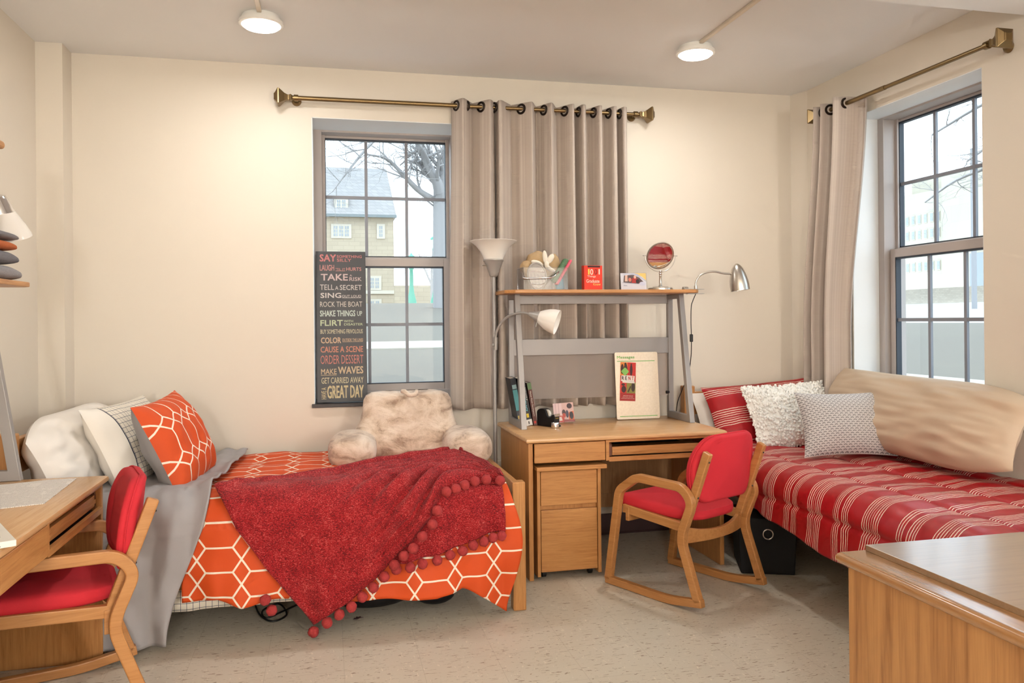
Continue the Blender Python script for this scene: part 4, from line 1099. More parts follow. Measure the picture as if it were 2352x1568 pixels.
MM = basis((1.192, 4.513, ZS + .083), (1, .12, 0), (0, .22, 1))
mb = MB(); n = 40; g = [[(.074 * math.cos(2 * PI * k / n) * .82 * q, .085 * math.sin(2 * PI * k / n) * q, h) for k in range(n)] for q, h in ((.86, .004), (.88, .008), (.98, .008), (1, .003), (1, -.004), (.86, -.004))]
obj('frame', mb.ring(g, True, True, False).xf(MM), plain('grey_mirror_rim', (172, 164, 156), .4), hm, smooth=50)
mb = MB(); mb.ring([[(.0535 * math.cos(2 * PI * k / n), .074 * math.sin(2 * PI * k / n), h) for k in range(n)] for h in (-.003, .003)]).xf(MM)
obj('mirror_glass', mb, plain('mirror_silver', (240, 240, 240), .03, 1.0), hm)
obj('handle', MB().box(.018, .058, .068, .094, -.004, .008).xf(MM @ Matrix.Rotation(-.5, 4, 'Z')), plain('grey_mirror_handle', (160, 152, 146), .4), hm, bevel=.003)
def slabthing(name, label, cat, c, sz, roty, mat, bev=.006):
    mb = MB().box(-sz[0] / 2, sz[0] / 2, -sz[1] / 2, sz[1] / 2, -sz[2] / 2, sz[2] / 2).xf(Matrix.Translation(c) @ Matrix.Rotation(roty, 4, 'Y'))
    return tag(obj(name, mb, mat, bevel=bev, seg=3), label, cat)
slabthing('scrubbing_sponge', 'green speckled sponge sticking out at the right of the basket', 'sponge', (1.338, 4.535, ZS + .115), (.035, .05, .16), .55, fabric('green_speckle', (122, 164, 124), 120, .9, .3, .45), .012)
slabthing('scrubbing_sponge', 'pink sponge strip beside the green sponge in the basket', 'sponge', (1.352, 4.51, ZS + .105), (.014, .045, .17), .55, plain('pink_sponge', (240, 104, 128), .9), .006)
slabthing('shampoo_bottle', 'blue bottle in the right corner of the clear basket', 'bottle', (1.352, 4.60, ZS + .05), (.05, .04, .09), -.12, plain('blue_plastic_bottle', (70, 150, 180), .35), .012)

# red paperback
rbk = thing('book', 'red paperback book with yellow and white title standing on the hutch shelf', 'book', (1.53, 4.51, ZS))
RBM = Matrix.Translation((1.532, 4.50, ZS)) @ Matrix.Rotation(R(6), 4, 'Z')
M_PAGES = plain('paper_pages', (238, 228, 214), .8)
M_REDC = plain('red_book_cover', (226, 56, 28), .4)
bw, bh, bt = .118, .145, .034
obj('cover', MB().box(-bw / 2, bw / 2, -.0, .0015, 0, bh).box(-bw / 2, -bw / 2 + .0015, 0, bt, 0, bh).box(-bw / 2, bw / 2, bt - .0015, bt, 0, bh).xf(RBM), M_REDC, rbk)
obj('pages', MB().box(-bw / 2 + .0015, bw / 2 - .002, .0015, bt - .0015, .001, bh - .002).xf(RBM), M_PAGES, rbk)
FM = RBM @ basis((0, -.0006, 0), (1, 0, 0), (0, 0, 1))
def lett(par, name, items, colr, M, tag_=''):
    mb = MB()
    for it in items:
        if it[0] == '_': card(mb, *it[1:5], M, .0002)
        else: put_text(mb, it[0], it[1], it[2], it[3], it[4], M, it[5] if len(it) > 5 else 0, .0002)
    return obj(name, mb, plain('ink_%s_%d_%d_%d' % ((tag_,) + tuple(colr)), colr, .6), par)
q = lambda a: -bw / 2 + a * bw
w_ = lambda a: a * bh
lett(rbk, 'black_banner', [('_', q(.2), q(.88), w_(.93), w_(.985))], (20, 18, 18), FM)
lett(rbk, 'lettering', [('1', q(.22), q(.30), w_(.63), w_(.86), .02)], (246, 214, 90), FM)
lett(rbk, 'lettering', [('0', q(.33), q(.50), w_(.62), w_(.86), .01), ('1', q(.80), q(.86), w_(.64), w_(.86), .01), ('Things', q(.18), q(.64), w_(.50), w_(.60)), ('Graduate', q(.12), q(.84), w_(.30), w_(.44), .008), ('raduate', q(.999), q(1.0), w_(.30), w_(.301))][:4], (244, 226, 206), FM)
lett(rbk, 'lettering', [('0', q(.56), q(.72), w_(.63), w_(.86), .0)], (120, 28, 20), FM)
lett(rbk, 'lettering', [('Know', q(.5), q(.9), w_(.19), w_(.29), .005)], (246, 206, 110), FM)
lett(rbk, 'lettering', [('Every', q(.28), q(.46), w_(.455), w_(.49))], (150, 30, 20), FM)

# photo in a clear stand
def photo_card(name, label, M, w, h, cols, stand=True):
    P = thing(name, label, 'photo', tuple(M @ Vector((0, -h / 2, 0))))
    if stand: obj('clear_frame', MB().box(-w / 2 - .004, w / 2 + .004, -h / 2, h / 2 + .004, -.006, -.001).box(-w / 2, w / 2, -h / 2, -h / 2 + .003, -.05, -.001).xf(M), M_CLEAR, P)
    mats = []; mb = MB()
    for i, (poly, c) in enumerate(cols):
        mats.append(plain(name + '_print_%d' % i, c, .35)); poly_card(mb, [((a - .5) * w, (b - .5) * h) for a, b in poly], M, .0002 * i, mi=i)
    obj('print', mb, mats, P); return P
RECT = [(0, 0), (1, 0), (1, 1), (0, 1)]
def blob(cx, cy, rx, ry, n=14): return [(cx + rx * math.cos(2 * PI * k / n), cy + ry * math.sin(2 * PI * k / n)) for k in range(n)]
photo_card('photograph', 'photo of people in a silver car standing on the hutch shelf', basis((1.785, 4.50, ZS + .052), (1, .02, 0), (0, .12, 1)), .163, .099, [
    (RECT, (206, 204, 212)), ([(.55, 1), (1, 1), (1, .55), (.85, .78)], (228, 190, 110)), ([(.12, .96), (.5, 1), (.68, .95), (1, .55), (1, .48), (.62, .85), (.3, .92), (.12, .9)], (176, 180, 198)),
    ([(.1, .44), (.14, .86), (.5, .9), (.74, .72), (.95, .38), (.6, .36)], (92, 74, 74)), ([(.16, .5), (.18, .86), (.27, .88), (.27, .5)], (214, 176, 158)), (blob(.36, .6, .06, .12), (206, 118, 98)), ([(.42, .4), (.46, .72), (.68, .66), (.76, .4)], (168, 48, 46)),
    (blob(.56, .76, .05, .1), (220, 170, 150)), (blob(.66, .5, .07, .14), (48, 40, 40)), (blob(.85, .36, .13, .12), (196, 196, 214)), ([(.05, .43), (.7, .36), (.7, .33), (.05, .40)], (156, 158, 176)), ([(.1, .22), (.24, .21), (.24, .25), (.1, .27)], (150, 152, 166))])

# vanity mirror
vm = thing('vanity_mirror', 'round tilting mirror on a nickel stand at the right of the hutch shelf', 'mirror', (1.975, 4.54, ZS))
T = Matrix.Translation((1.975, 4.54, ZS)); zc = 1.763 - ZS + .003
obj('base', MB().lathe([(.075, 0), (.075, .012), (.068, .016), (.05, .016), (.048, .020), (.012, .022)], 40, T), M_NICKEL, vm, smooth=35)
obj('stem', MB().lathe([(.012, .02), (.0105, .03), (.008, .034), (.009, .05), (.007, .085), (.009, .088), (.006, .093), (.010, .1), (.006, .106), (.0095, .114), (.0055, .12)], 18, T), M_NICKEL, vm, smooth=50)
yr = .098
obj('yoke', MB().tube([(1.975 + yr * math.cos(a), 4.54, 1.763 + yr * math.sin(a)) for a in [PI + PI * k / 28 for k in range(29)]], .0028, 8).tube([(1.975 - yr - .014, 4.54, 1.763), (1.975 - .086, 4.54, 1.763)], .003, 8).tube([(1.975 + yr + .014, 4.54, 1.763), (1.975 + .086, 4.54, 1.763)], .003, 8), M_NICKEL, vm, smooth=60)
tl = R(26); VM = basis((1.975, 4.54, 1.763), (1, 0, 0), (0, -math.sin(tl), math.cos(tl)))
nn = 48; ringp = lambda r, h: [(r * math.cos(2 * PI * k / nn), r * math.sin(2 * PI * k / nn), h) for k in range(nn)]
mf = obj('mirror_frame', MB().ring([ringp(.078, .002), ringp(.080, .006), ringp(.086, .006), ringp(.088, 0), ringp(.086, -.006), ringp(.08, -.006), ringp(.078, -.002)], True, True, False).xf(VM), M_NICKEL, vm, smooth=50)
obj('mirror_glass', MB().ring([ringp(.079, -.001), ringp(.079, .001)]).xf(VM), plain('vanity_mirror_silver', (244, 242, 240), .02, 1.0), vm)

# clip lamp
cl = thing('clip_lamp', 'brushed nickel gooseneck clip lamp at the right end of the hutch shelf', 'lamp', (2.16, 4.46, 1.545))
obj('clip', MB().box(2.09, 2.215, 4.44, 4.48, 1.5545, 1.558).box(2.11, 2.215, 4.44, 4.48, 1.527, 1.531).box(2.165, 2.172, 4.446, 4.474, 1.531, 1.555).tube([(2.085, 4.46, 1.556), (2.115, 4.46, 1.556)], .016, 12).tube([(2.168, 4.46, 1.558), (2.168, 4.46, 1.578)], .010, 14), M_NICKEL, cl, bevel=.001)
neck = spline([(2.168, 4.46, 1.572), (2.170, 4.46, 1.60), (2.19, 4.455, 1.635), (2.235, 4.455, 1.657), (2.29, 4.45, 1.662), (2.345, 4.45, 1.652), (2.405, 4.45, 1.648)], 8)
obj('gooseneck', MB().tube(neck, .0058, 12), M_NICKEL, cl, smooth=60)
SA = along((2.432, 4.45, 1.712), (2.452, 4.44, 1.55))
obj('lamp_shade', MB().lathe([(.002, 0), (.012, .003), (.024, .014), (.036, .035), (.046, .065), (.054, .10), (.058, .135), (.058, .166), (.055, .166), (.055, .13), (.04, .06), (.01, .01)], 44, SA), M_NICKEL, cl, smooth=50)
vt = MB()
for k in range(3):
    a = -1.9 + .42 * k - .4; vt.box(.0335, .0365, -.0022, .0022, .03, .062)
vt2 = MB()
for k in range(3):
    MR = SA @ Matrix.Rotation(-2.35 + .45 * k, 4, 'Z'); st = vt2.mark(); vt2.hexa([(.033, -.002, .03), (.0365, -.002, .03), (.0365, .002, .03), (.033, .002, .03)], [(.044, -.002, .062), (.0475, -.002, .062), (.0475, .002, .062), (.044, .002, .062)]); vt2.xf(MR, st)
obj('vent_slot', vt2, M_BLACK, cl)
cord = spline([(2.168, 4.46, 1.528), (2.150, 4.46, 1.49), (2.140, 4.465, 1.45), (2.142, 4.475, 1.36), (2.146, 4.48, 1.27), (2.152, 4.50, 1.15), (2.158, 4.56, 1.02), (2.185, 4.70, .93), (2.21, 4.84, .80), (2.215, 4.86, .55)], 6)
obj('cord', MB().tube(cord, .0028, 8), M_BLACK, cl, smooth=60)
obj('cord_switch', bx(2.137, 2.155, 4.472, 4.488, 1.238, 1.285), M_BLACK, cl, bevel=.004)

# ------------------------------------------------------------------ things on the middle desk (top z = .755)
ZD = .755
def book(label, M, th, h, d, c, spine_items):
    """spine in the local xy plane facing +z; pages behind"""
    B = thing('book', label, 'book', tuple(M @ Vector((th / 2, 0, -d / 2))))
    cov = plain('book_cover_%d_%d_%d' % c, c, .4)
    obj('cover', MB().box(0, th, 0, h, -.002, 0).box(0, .002, 0, h, -d, 0).box(th - .002, th, 0, h, -d, 0).xf(M), cov, B, bevel=.0015)
    obj('pages', MB().box(.002, th - .002, .003, h - .003, -d + .003, -.002).xf(M), M_PAGES, B)
    for i, (colr, items) in enumerate(spine_items):
        lett(B, 'spine_lettering' if items[0][0] != '_' else 'spine_label', items, colr, M, 'b%d' % i)
    return B
def vtext(mb_items): return mb_items
def lean(x, y, ang, yaw=0): return Matrix.Translation((x, y, ZD)) @ Matrix.Rotation(yaw, 4, 'Z') @ Matrix.Rotation(ang, 4, 'Y') @ basis((0, 0, 0), (1, 0, 0), (0, 0, 1))
an = R(-10)
ML1 = lean(1.094, 4.60, an); book('teal and black textbook half hidden behind the left hutch leg', ML1, .034, .285, .13, (44, 48, 56), [((96, 168, 176), [('_', .003, .031, .09, .215)]), ((150, 184, 190), [('_', .004, .03, .22, .245)]), ((214, 190, 110), [('_', .006, .028, .02, .06)])])
ML2 = lean(1.136, 4.58, an)
B2 = book('thick black microbiology textbook leaning in the middle of three books', ML2, .040, .285, .14, (26, 25, 28), [((236, 234, 230), [('_', .0, .040, 0, .036)]), ((226, 196, 60), [('_', .013, .027, .048, .072)])])
RT = Matrix.Rotation(-PI / 2, 4, 'Z')
def vlett(par, s, xc, hw, za, zb, colr, M, off=0):
    """text running down the spine from zb to za"""
    MT = M @ Matrix.Translation((xc, zb, .0004)) @ RT
    mb = MB(); put_text(mb, s, 0, zb - za, -hw, hw, MT, off); obj('spine_lettering', mb, plain('spine_ink_%d' % (sum(colr)), colr, .6), par)
vlett(B2, 'MICROBIOLOGY', .018, .008, .085, .225, (120, 206, 220), ML2, .02)
vlett(B2, 'Fundamentals of', .032, .004, .150, .225, (230, 230, 230), ML2)
lett(B2, 'spine_lettering', [('1', .017, .023, .010, .026, .02)], (20, 20, 20), ML2, 'b')
ML3 = lean(1.184, 4.59, R(-9))
B3 = book('thin brown human motor development textbook on the right of three books', ML3, .024, .255, .13, (92, 46, 38), [((98, 124, 84), [('_', 0, .024, .215, .255)]), ((206, 60, 48), [('_', .006, .018, .012, .026)])])
vlett(B3, 'Human Motor Development', .012, .0055, .055, .205, (236, 226, 214), ML3)
td = thing('tape_dispenser', 'black tape dispenser on the middle desk beside the books', 'tape dispenser', (1.255, 4.555, ZD), R(32))
obj('body', MB().prism(fillet([(.0, 0), (0, .09), (.03, .105), (.065, .10), (.085, .055), (.11, .055), (.125, .075), (.14, .07), (.14, 0)], .014), -.022, .022, 'x').xf(Matrix.Translation((0, .06, 0)) @ Matrix.Scale(-1, 4, (0, 1, 0))), M_BLACK, td, local=True, bevel=.002)
obj('tape_roll', MB().tube([(-.009, .0, .07), (.009, .0, .07)], .028, 24), plain('clear_tape', (232, 226, 214), .3), td, local=True, smooth=40)
obj('cutter', MB().box(-.021, .021, -.085, -.078, .062, .078), M_CHROME, td, local=True)
obj('lettering', put_text(MB(), 'Scotch', -.013, .013, 0, .009, basis((0, -.0805, .048), (1, 0, 0), (0, 0, 1)), .01), plain('gold_logo', (216, 176, 80), .5), td, local=True)
tin = thing('tin', 'small chrome tin in front of the black tape dispenser', 'tin', (1.277, 4.455, ZD))
obj('body', MB().lathe([(.022, 0), (.0235, .002), (.0235, .032), (.022, .034)], 28, Matrix.Translation((1.277, 4.455, ZD))), M_CHROME, tin, smooth=40)
obj('clasp', MB().ball((1.304, 4.455, ZD + .012), .007, 10, 6), M_BLACK, tin)
photo_card('photograph', 'small colourful group photo leaning on the middle desk beside the tape', basis((1.392, 4.665, ZD + .062), (1, -.10, .06), (0, .25, 1)), .125, .118, [
    (RECT, (214, 176, 170)), ([(0, .3), (.42, .38), (.42, 1), (0, 1)], (226, 196, 196)), ([(.1, .4), (.13, .4), (.14, 1), (.11, 1)], (200, 166, 168)), ([(.25, .4), (.28, .4), (.29, 1), (.26, 1)], (200, 166, 168)),
    ([(0, .05), (.5, .0), (.5, .3), (.12, .42), (0, .3)], (196, 76, 64)), ([(.08, .06), (.4, .1), (.36, .3), (.1, .26)], (232, 214, 208)), (blob(.5, .5, .09, .16), (70, 44, 48)), (blob(.5, .36, .08, .12), (190, 70, 56)), (blob(.66, .42, .07, .2), (56, 50, 74)),
    ([(.72, .1), (.98, .06), (.98, .55), (.74, .5)], (206, 98, 52)), (blob(.86, .33, .1, .2), (48, 38, 46)), (blob(.8, .82, .13, .14), (62, 36, 44)), ([(.44, .02), (1, 0), (1, .1), (.5, .14)], (150, 70, 70))], False)
# message board with flyer and magnet
BM = basis((1.882, 4.698, .966), (1, .0, .0), (0, .035, .42)); BW, BH = .285, .415
M_BOARD = Mat('brushed_metal_board', (208, 192, 172), .38, .55)
M_BOARD.col(M_BOARD.mix(M_BOARD.noise(M_BOARD.mapping((30, 30, 30)), 3, 4, .6), (206, 190, 168), (232, 218, 198)))
mbd = thing('message_board', 'metal message board leaning against the hutch on the middle desk', 'message board', (1.882, 4.69, ZD))
obj('panel', MB().prism(fillet([(-BW / 2, -BH / 2), (BW / 2, -BH / 2), (BW / 2, BH / 2), (-BW / 2, BH / 2)], .012, 4, True), -.004, 0, 'z').xf(BM), M_BOARD.mat, mbd)
M_GR = plain('green_print', (98, 172, 78), .5)
obj('lettering', put_text(MB(), 'Messages', -.128, -.012, .163, .186, BM, .02, .0006), M_GR, mbd)
obj('rule_line', card(card(MB(), -.128, .122, .150, .154, BM, .0006), -.122, .126, -.192, -.188, BM, .0006), M_GR, mbd)
FLM = BM @ Matrix.Translation((-.062, .025, .001)) @ Matrix.Rotation(R(-3.5), 4, 'Z')
fl = thing('flyer', 'narrow red theatre flyer reading RENT on the message board', 'flyer', tuple(FLM @ Vector((0, -.12, 0))))
FW, FH = .102, .24
pc_ = lambda L: [((a - .5) * FW, (b - .5) * FH) for a, b in L]
cols = [(RECT, (196, 44, 34)), ([(0, .66), (.46, .66), (.46, 1), (0, 1)], (232, 138, 52)), ([(.46, .66), (1, .66), (1, 1), (.46, 1)], (206, 44, 30)), ([(0, .2), (.42, .2), (.42, .48), (0, .48)], (204, 48, 32)), ([(.42, .2), (1, .2), (1, .48), (.42, .48)], (140, 132, 58)),
        (blob(.12, .82, .1, .13), (66, 36, 30)), (blob(.34, .8, .12, .17), (58, 32, 28)), (blob(.32, .95, .07, .04), (44, 26, 24)), (blob(.70, .80, .09, .15), (74, 28, 24)), (blob(.70, .95, .05, .025), (74, 28, 24)),
        (blob(.24, .3, .15, .09), (66, 30, 28)), (blob(.2, .42, .12, .03), (66, 30, 28)), (blob(.84, .36, .12, .12), (62, 44, 34)), ([(.48, .24), (.66, .4), (.7, .36), (.56, .22)], (70, 52, 36)), ([(.0, .0), (1, .0), (1, .2), (0, .2)], (168, 34, 30))]
mb = MB(); mats = []
for i, (L, c) in enumerate(cols):
    mats.append(plain('flyer_ink_%d' % i, c, .5)); poly_card(mb, pc_(L), FLM, .0001 * i, mi=i)
obj('print', mb, mats, fl)
obj('title_patch', poly_card(poly_card(MB(), pc_([(.05, .51), (.9, .49), (.93, .65), (.5, .66), (.06, .655)]), FLM, .0018), pc_([(.14, .47), (.93, .46), (.93, .51), (.14, .52)]), FLM, .0018), plain('flyer_white', (240, 232, 224), .6), fl)
for s, a, b, c in (('R', .10, .24, (60, 34, 28)), ('E', .31, .44, (50, 40, 36)), ('N', .52, .66, (190, 50, 40)), ('T', .73, .87, (206, 60, 44))):
    obj('lettering', put_text(MB(), s, (a - .5) * FW, (b - .5) * FW, .04 * FH, .135 * FH, FLM, .03, .0022), plain('rent_ink_' + s, c, .6), fl)
obj('lettering', put_text(put_text(put_text(MB(), 'JANUARY 28 & 29', -.03, .035, -.093, -.086, FLM, .01, .0022), 'Student tickets start at $17', -.034, .036, -.101, -.096, FLM, 0, .0022), 'General public tickets start at $25', -.042, .044, -.108, -.103, FLM, 0, .0022), plain('flyer_small_text', (240, 214, 204), .6), fl)
mg = obj('magnet', MB().prism(fillet([(-.0, -.027), (.027, 0), (0, .027), (-.027, 0)], .008, 4, True), 0, .004, 'z').xf(FLM @ Matrix.Translation((-.022, .062, .0025))), plain('lime_green_magnet', (140, 200, 100), .5)); tag(mg, 'lime green square magnet holding the flyer on the message board', 'magnet')

# ------------------------------------------------------------------ left desk things
def terry(name, c): return fabric(name, c, 260, .95, .8, .35)
for z0, z1, xr, yr, c, lab in ((1.553, 1.618, 3.625, 0, (178, 174, 176), 'light grey folded towel at the bottom of the towel stack'), (1.616, 1.672, 3.595, .01, (142, 140, 146), 'dark grey folded towel second from the bottom of the stack'),
                              (1.670, 1.712, 3.575, .02, (226, 122, 66), 'orange folded towel in the stack on the left hutch'), (1.710, 1.748, 3.595, .02, (150, 146, 150), 'grey folded towel on top of the towel stack')):
    mb = MB(); L = []; zc, hh = (z0 + z1) / 2, (z1 - z0) / 2
    for t in range(15):
        y = lerp(3.16, xr, t / 14); e = 1 if 0 < t < 10 else (math.sqrt(max(.03, 1 - ((t - 10) / 4.2) ** 2)) if t else .8)
        L.append([(-1.325 + .125 * math.copysign(abs(math.cos(a)) ** .5, math.cos(a)), y, z0 + hh * (1 - .35 * (1 - e)) + hh * e * math.copysign(abs(math.sin(a)) ** .7, math.sin(a)) + .004 * nz(y * 14, a, z0 * 9)) for a in [2 * PI * k / 28 for k in range(28)]])
    mb.ring(L); o = obj('towel', mb, terry('terry_%d' % c[0], c), smooth=180, subsurf=1); tag(o, lab, 'towel', 'folded towels on the left hutch shelf')
lp = thing('desk_lamp', 'chrome and white hanging lamp head behind the folded towels', 'lamp', (-1.3, 3.72, 1.75))
LA = along((-1.305, 3.61, 1.90), (-1.295, 3.66, 1.75))
obj('lamp_cap', MB().lathe([(.012, -.006), (.04, 0), (.046, .01), (.062, .062), (.063, .066)], 36, LA).ball(tuple(LA @ Vector((.0, 0, -.014))), .012, 12, 8), M_CHROME, lp, smooth=40)
obj('lamp_shade', MB().lathe([(.062, .064), (.075, .09), (.092, .125), (.104, .155), (.108, .172), (.105, .172), (.08, .11), (.058, .066)], 44, LA), Mat('glossy_white_shade', (236, 230, 222), .15).mat, lp, smooth=50)
obj('neck', MB().tube([(-1.308, 3.598, 1.91), (-1.30, 3.57, 2.05)], .012, 12), M_STEEL, lp, smooth=50)
wp = thing('shelf_post', 'wooden post with rounded cap at the far left edge above the towels', 'post', (-1.28, 3.43, 1.748))
obj('post', bx(-1.31, -1.25, 3.40, 3.455, 1.748, 2.065), wood('pinkish_wood', 'z', (196, 150, 126), (170, 120, 96), .5), wp)
obj('cap', MB().box(-1.34, -1.22, 3.36, 3.50, 2.065, 2.098), M_OAK_Y, wp, bevel=.015, seg=4)
def news_mat():
    m = Mat('printed_paper', (236, 230, 222), .8); x, y, z = m.xyz()
    ln = m.op('LESS_THAN', m.op('FRACT', x / .0062), .38)
    w = m.noise(m.mapping((60, 420, 1)), 1.0, 2, .6); blk = m.noise(m.mapping((14, 9, 1)), 1.0, 2, .5)
    ink = ln * m.op('GREATER_THAN', w, .47) * m.op('GREATER_THAN', blk, .40)
    bl2 = m.op('GREATER_THAN', m.noise(m.mapping((90, 60, 1)), 1.0, 3, .7), .66)
    m.col(m.mix(m.op('MAXIMUM', ink * .55, bl2 * .5), (238, 232, 224), (120, 108, 104))); return m.mat
M_NEWS = news_mat()
pp = [(-.995, 3.555), (-.968, 3.085), (-1.12, 3.03), (-1.38, 3.02), (-1.42, 3.45), (-1.22, 3.50), (-1.1, 3.55)]
mb = MB(); mb.ring([[(p[0], p[1], .7555) for p in pp], [(p[0], p[1], .758) for p in pp]]); o = obj('newspaper', mb, M_NEWS); tag(o, 'unfolded printed sheet lying on the left desk', 'paper')
bkl = thing('booklet', 'white booklet with a dark picture at the near corner of the left desk', 'booklet', (-1.0, 2.6, .755))
KM = Matrix.Translation((-.862, 2.52, .755)) @ Matrix.Rotation(R(118), 4, 'Z')
obj('cover', MB().box(0, .26, 0, .19, 0, .018).xf(KM), plain('white_booklet_cover', (236, 230, 220), .5), bkl, bevel=.002)
mb = MB(); KT = KM @ Matrix.Translation((0, 0, .0183)); poly_card(mb, [(.06, .03), (.2, .02), (.21, .1), (.12, .15), (.06, .12)], KT); obj('print', mb, plain('dark_teal_print', (60, 84, 88), .5), bkl)

obj('lettering', put_text(MB(), 'College', -.028, .012, .002, .009, KM @ basis((-.0006, .05, 0), (0, -1, 0), (0, 0, 1)), .01), plain('booklet_ink', (50, 50, 56), .6), bkl)
# ------------------------------------------------------------------ two-position armchairs (local: +y forward, x across)
M_CHFAB = fabric('red_woven_upholstery', (222, 42, 56), 700, .85, .12, .16, 0)
M_SCREW = plain('dark_screw', (70, 66, 62), .4, .8)
def make_chair(label, loc, rz, tilt=0.0):
    C = thing('armchair', label, 'chair', loc, rz, 'red upholstered oak armchairs')
    S0 = -.285                                    # rear foot at y=S0
    def S(p): return (p[0] + S0, p[1])
    for sgn in (-1, 1):
        xa, xb = sgn * .268, sgn * .234
        path = [(.568, .022), (.487, .50), (.365, .583), (.075, .576), (.018, .51), (.092, .335), (-.012, .05)]
        P = fillet([S(p) for p in path], [0, .035, .035, .06, .05, .06, 0], 6)
        obj('arm_frame', flatbar(MB(), P, .021, min(xa, xb), max(xa, xb)), M_BEECH, C, local=True, bevel=.005)
        run = fillet([S(p) for p in [(.583, .022), (.17, .020), (-.035, .052)]], .06, 5)
        obj('runner', flatbar(MB(), run, .019, min(xa, xb), max(xa, xb)), M_BEECH, C, local=True, bevel=.004)
        xc, xd = sgn * .232, sgn * .202
        po = obj('back_post', flatbar(MB(), [S(p) for p in [(.09, .385), (-.048, .752)]], .021, min(xc, xd), max(xc, xd)), M_BEECH, C, local=True, bevel=.006)
        for t in (.42, .90):
            y, z = lerp(.09, -.048, t) + S0 - .02, lerp(.385, .752, t) - .008
            obj('screw', MB().ball((sgn * .217, y, z), .0048, 10, 6), M_SCREW, po, local=True)
        obj('seat_rail', flatbar(MB(), [S(p) for p in [(.485, .405), (.085, .375)]], .022, min(xc, xd), max(xc, xd)), M_BEECH, C, local=True, bevel=.004)
    # bowed cross rail at the rear and a straight one at the front
    n = 14; L = []
    for i in range(n + 1):
        a = i / n * 2 - 1; yb = S0 + .085 - .045 * (1 - a * a) + .02
        zt = .385 - .035 * (1 - a * a); L.append([(a * .235, yb - .011, .300), (a * .235, yb + .011, .300), (a * .235, yb + .011, zt), (a * .235, yb - .011, zt)])
    obj('cross_rail', MB().ring(L), M_BEECH, C, local=True, bevel=.003)
    obj('cross_rail', bx(-.235, .235, S0 + .44, S0 + .462, .345, .415), M_BEECH, C, local=True, bevel=.003)
    # seat cushion
    def outline(w, y0, y1, yb, n=9):
        base = [(-w, y1), (w, y1), (w * .97, y0 + .10), (w * .62, y0), (-w * .62, y0), (-w * .97, y0 + .10)]
        return fillet(base, [.05, .05, .09, .10, .10, .09], 6, True)
    loops = []
    for z, k in ((.412, .93), (.420, .985), (.438, 1.0), (.458, .99), (.468, .955), (.474, .86), (.477, .6), (.478, .2)):
        o_ = outline(.222, S0 + .055, S0 + .545, 0)
        cx, cy = 0, S0 + .30
        loops.append([((x - cx) * k, cy + (y - cy) * k, z - .02 * (1 - (y - S0) / .55) * 1.0 - (.012 * (1 - (x / .24) ** 2) if z > .46 else 0) + (.004)) for x, y in o_])
    obj('seat', MB().ring(loops), M_CHFAB, C, local=True, smooth=60)
    # curved back pad
    prof = fillet([(-.19, .495), (.19, .495), (.236, .60), (.238, .72), (.165, .822), (-.165, .822), (-.238, .72), (-.236, .60)], [.11, .11, .1, .1, .12, .12, .1, .1], 7, True)
    cz = .66
    def bp(x, z, off):
        y = S0 + .075 - .32 * (z - .5) * .42 - .055 * (1 - (x / .25) ** 2) * 1.0
        return (x, y + off, z)
    loops = []
    for off, k in ((-.026, .80), (-.028, .90), (-.025, .965), (-.015, .995), (-.004, .985), (.006, .995), (.02, .985), (.028, .93), (.031, .82)):
        loops.append([bp(x * k, cz + (z - cz) * k, off) for x, z in prof])
    def capgrid(mb, off, k, flip, sag):
        st = [bp(x * k, cz + (z - cz) * k, off) for x, z in prof]
        m = len(st)
        prev = st
        rings = [st]
        for q in (.7, .45, .2): rings.append([bp(x * k * q, cz + (z - cz) * k * q, off + sag * (1 - q)) for x, z in prof])
        mb.ring(rings if flip else rings, True, False, True)
    mb = MB().ring(loops, cap=False); capgrid(mb, -.026, .80, False, -.003); capgrid(mb, .031, .82, True, .008)
    bmesh_fix = mb
    obj('backrest', mb, M_CHFAB, C, local=True, smooth=70)
    seam = [bp(x * 1.0, cz + (z - cz) * 1.0, -.004) for x, z in prof]
    obj('piping', MB().tube(seam, .0035, 6, True), M_CHFAB, C, local=True, smooth=60)
    return C
make_chair('red upholstered armchair standing in front of the middle desk', (1.773, 3.829, 0), R(26))
make_chair('red upholstered armchair pushed in at the left desk', (-1.0, 3.20, 0), R(108))

# ------------------------------------------------------------------ dresser in the near right corner
DR = thing('dresser', 'oak dresser with a raised top panel in the near right corner', 'dresser', (1.8, 1.4, 0))
dx0, dx1, dy0, dy1, dz = 1.312, 2.45, .75, 1.886, .757
M_DRW = wood('dresser_oak', 'z', (190, 140, 88), (140, 92, 52), .4, .35)
obj('body', bx(dx0 + .022, dx1 - .02, dy0 + .02, dy1 - .022, 0, dz - .03), M_DRW, DR, bevel=.003)
tp = MB(); L = []
for k in range(9):
    a = -PI / 2 + PI * k / 8; e = .017 * (1 - math.cos(a)); z = dz - .017 + .017 * math.sin(a)
    L.append([(dx0 + e, dy0 + e, z), (dx1 - e, dy0 + e, z), (dx1 - e, dy1 - e, z), (dx0 + e, dy1 - e, z)])
obj('dresser_top', tp.ring(L), wood('dresser_top_oak', 'y', (168, 122, 76), (138, 94, 54), .22, .7), DR, smooth=40)
obj('raised_panel', bx(dx0 + .078, dx1 - .06, dy0 + .05, dy1 - .018, dz, dz + .015), wood('dresser_panel_oak', 'x', (150, 120, 90), (132, 104, 76), .4, .6), DR, bevel=.001)
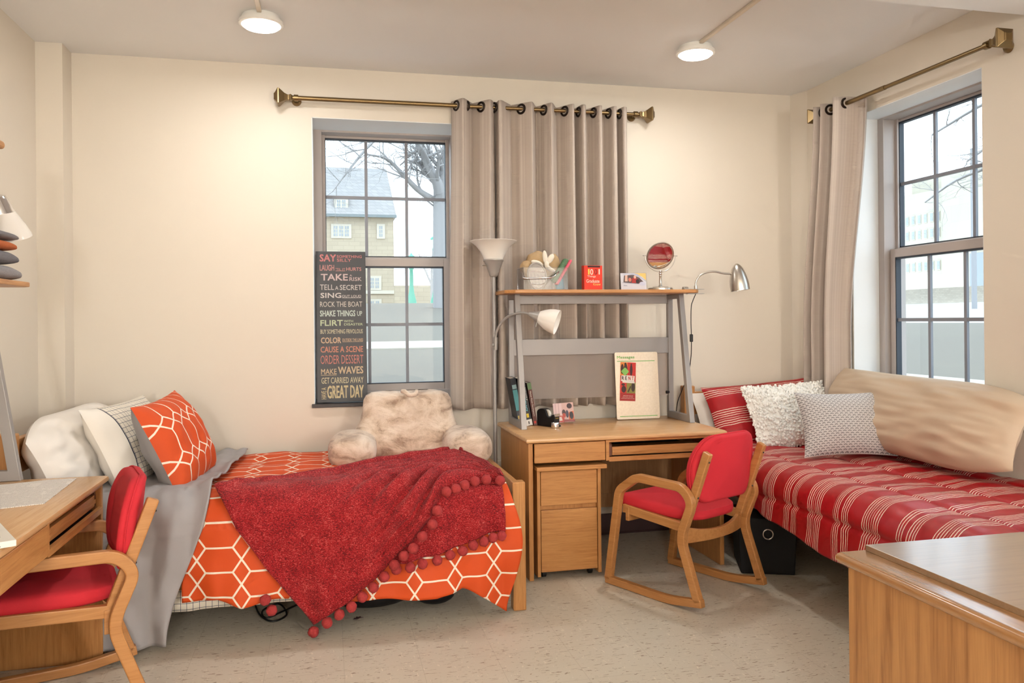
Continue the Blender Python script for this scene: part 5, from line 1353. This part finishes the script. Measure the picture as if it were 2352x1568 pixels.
for k in range(3):
    d_ = obj('drawer', bx(dx0 + .05, dx1 - .05, dy0 + .002, dy0 + .02, .06 + k * .225, .27 + k * .225), M_OAK_X, DR, bevel=.003)

for n_ in ('dresser_top_oak', 'dresser_panel_oak'):
    b_ = bpy.data.materials[n_].node_tree.nodes['Principled BSDF']; b_.inputs['Coat Weight'].default_value = .85; b_.inputs['Coat Roughness'].default_value = .2
# ------------------------------------------------------------------ daylight, camera, view
w = bpy.data.worlds.new('overcast_sky'); SC.world = w; w.use_nodes = True
bg = w.node_tree.nodes['Background']; bg.inputs[0].default_value = (.74, .88, 1.0, 1); bg.inputs[1].default_value = 2.65
cam = bpy.data.cameras.new('camera'); co = bpy.data.objects.new('camera', cam); COL.objects.link(co); SC.camera = co
F_PX, YAW, ROLL, CY, HC = 1839.0, .22655, -.00989, 736.0, 1.378
cam.sensor_width = 36; cam.sensor_fit = 'HORIZONTAL'; cam.lens = F_PX * 36 / 2352
cam.shift_y = (CY - 784) / 2352
cam.clip_start = .05; cam.clip_end = 600
fw = Vector((math.sin(YAW), math.cos(YAW), 0)); rt = Vector((math.cos(YAW), -math.sin(YAW), 0)); up = Vector((0, 0, 1))
r2 = rt * math.cos(ROLL) + up * math.sin(ROLL); u2 = -rt * math.sin(ROLL) + up * math.cos(ROLL)
co.matrix_world = Matrix(((r2.x, u2.x, -fw.x, 0), (r2.y, u2.y, -fw.y, 0), (r2.z, u2.z, -fw.z, HC), (0, 0, 0, 1)))
vs = SC.view_settings; vs.view_transform = 'Standard'; vs.look = 'None'; vs.gamma = 1.0; vs.use_curve_mapping = False; vs.exposure = 0.53
SC.cycles.use_denoising = True
try: SC.cycles.denoiser = 'OPENIMAGEDENOISE'
except Exception: pass
SC.cycles.max_bounces = 8; SC.cycles.diffuse_bounces = 4; SC.cycles.use_adaptive_sampling = True; SC.cycles.adaptive_threshold = .08; SC.cycles.adaptive_min_samples = 16; SC.cycles.transparent_max_bounces = 12
SC.cycles.caustics_reflective = False; SC.cycles.caustics_refractive = False
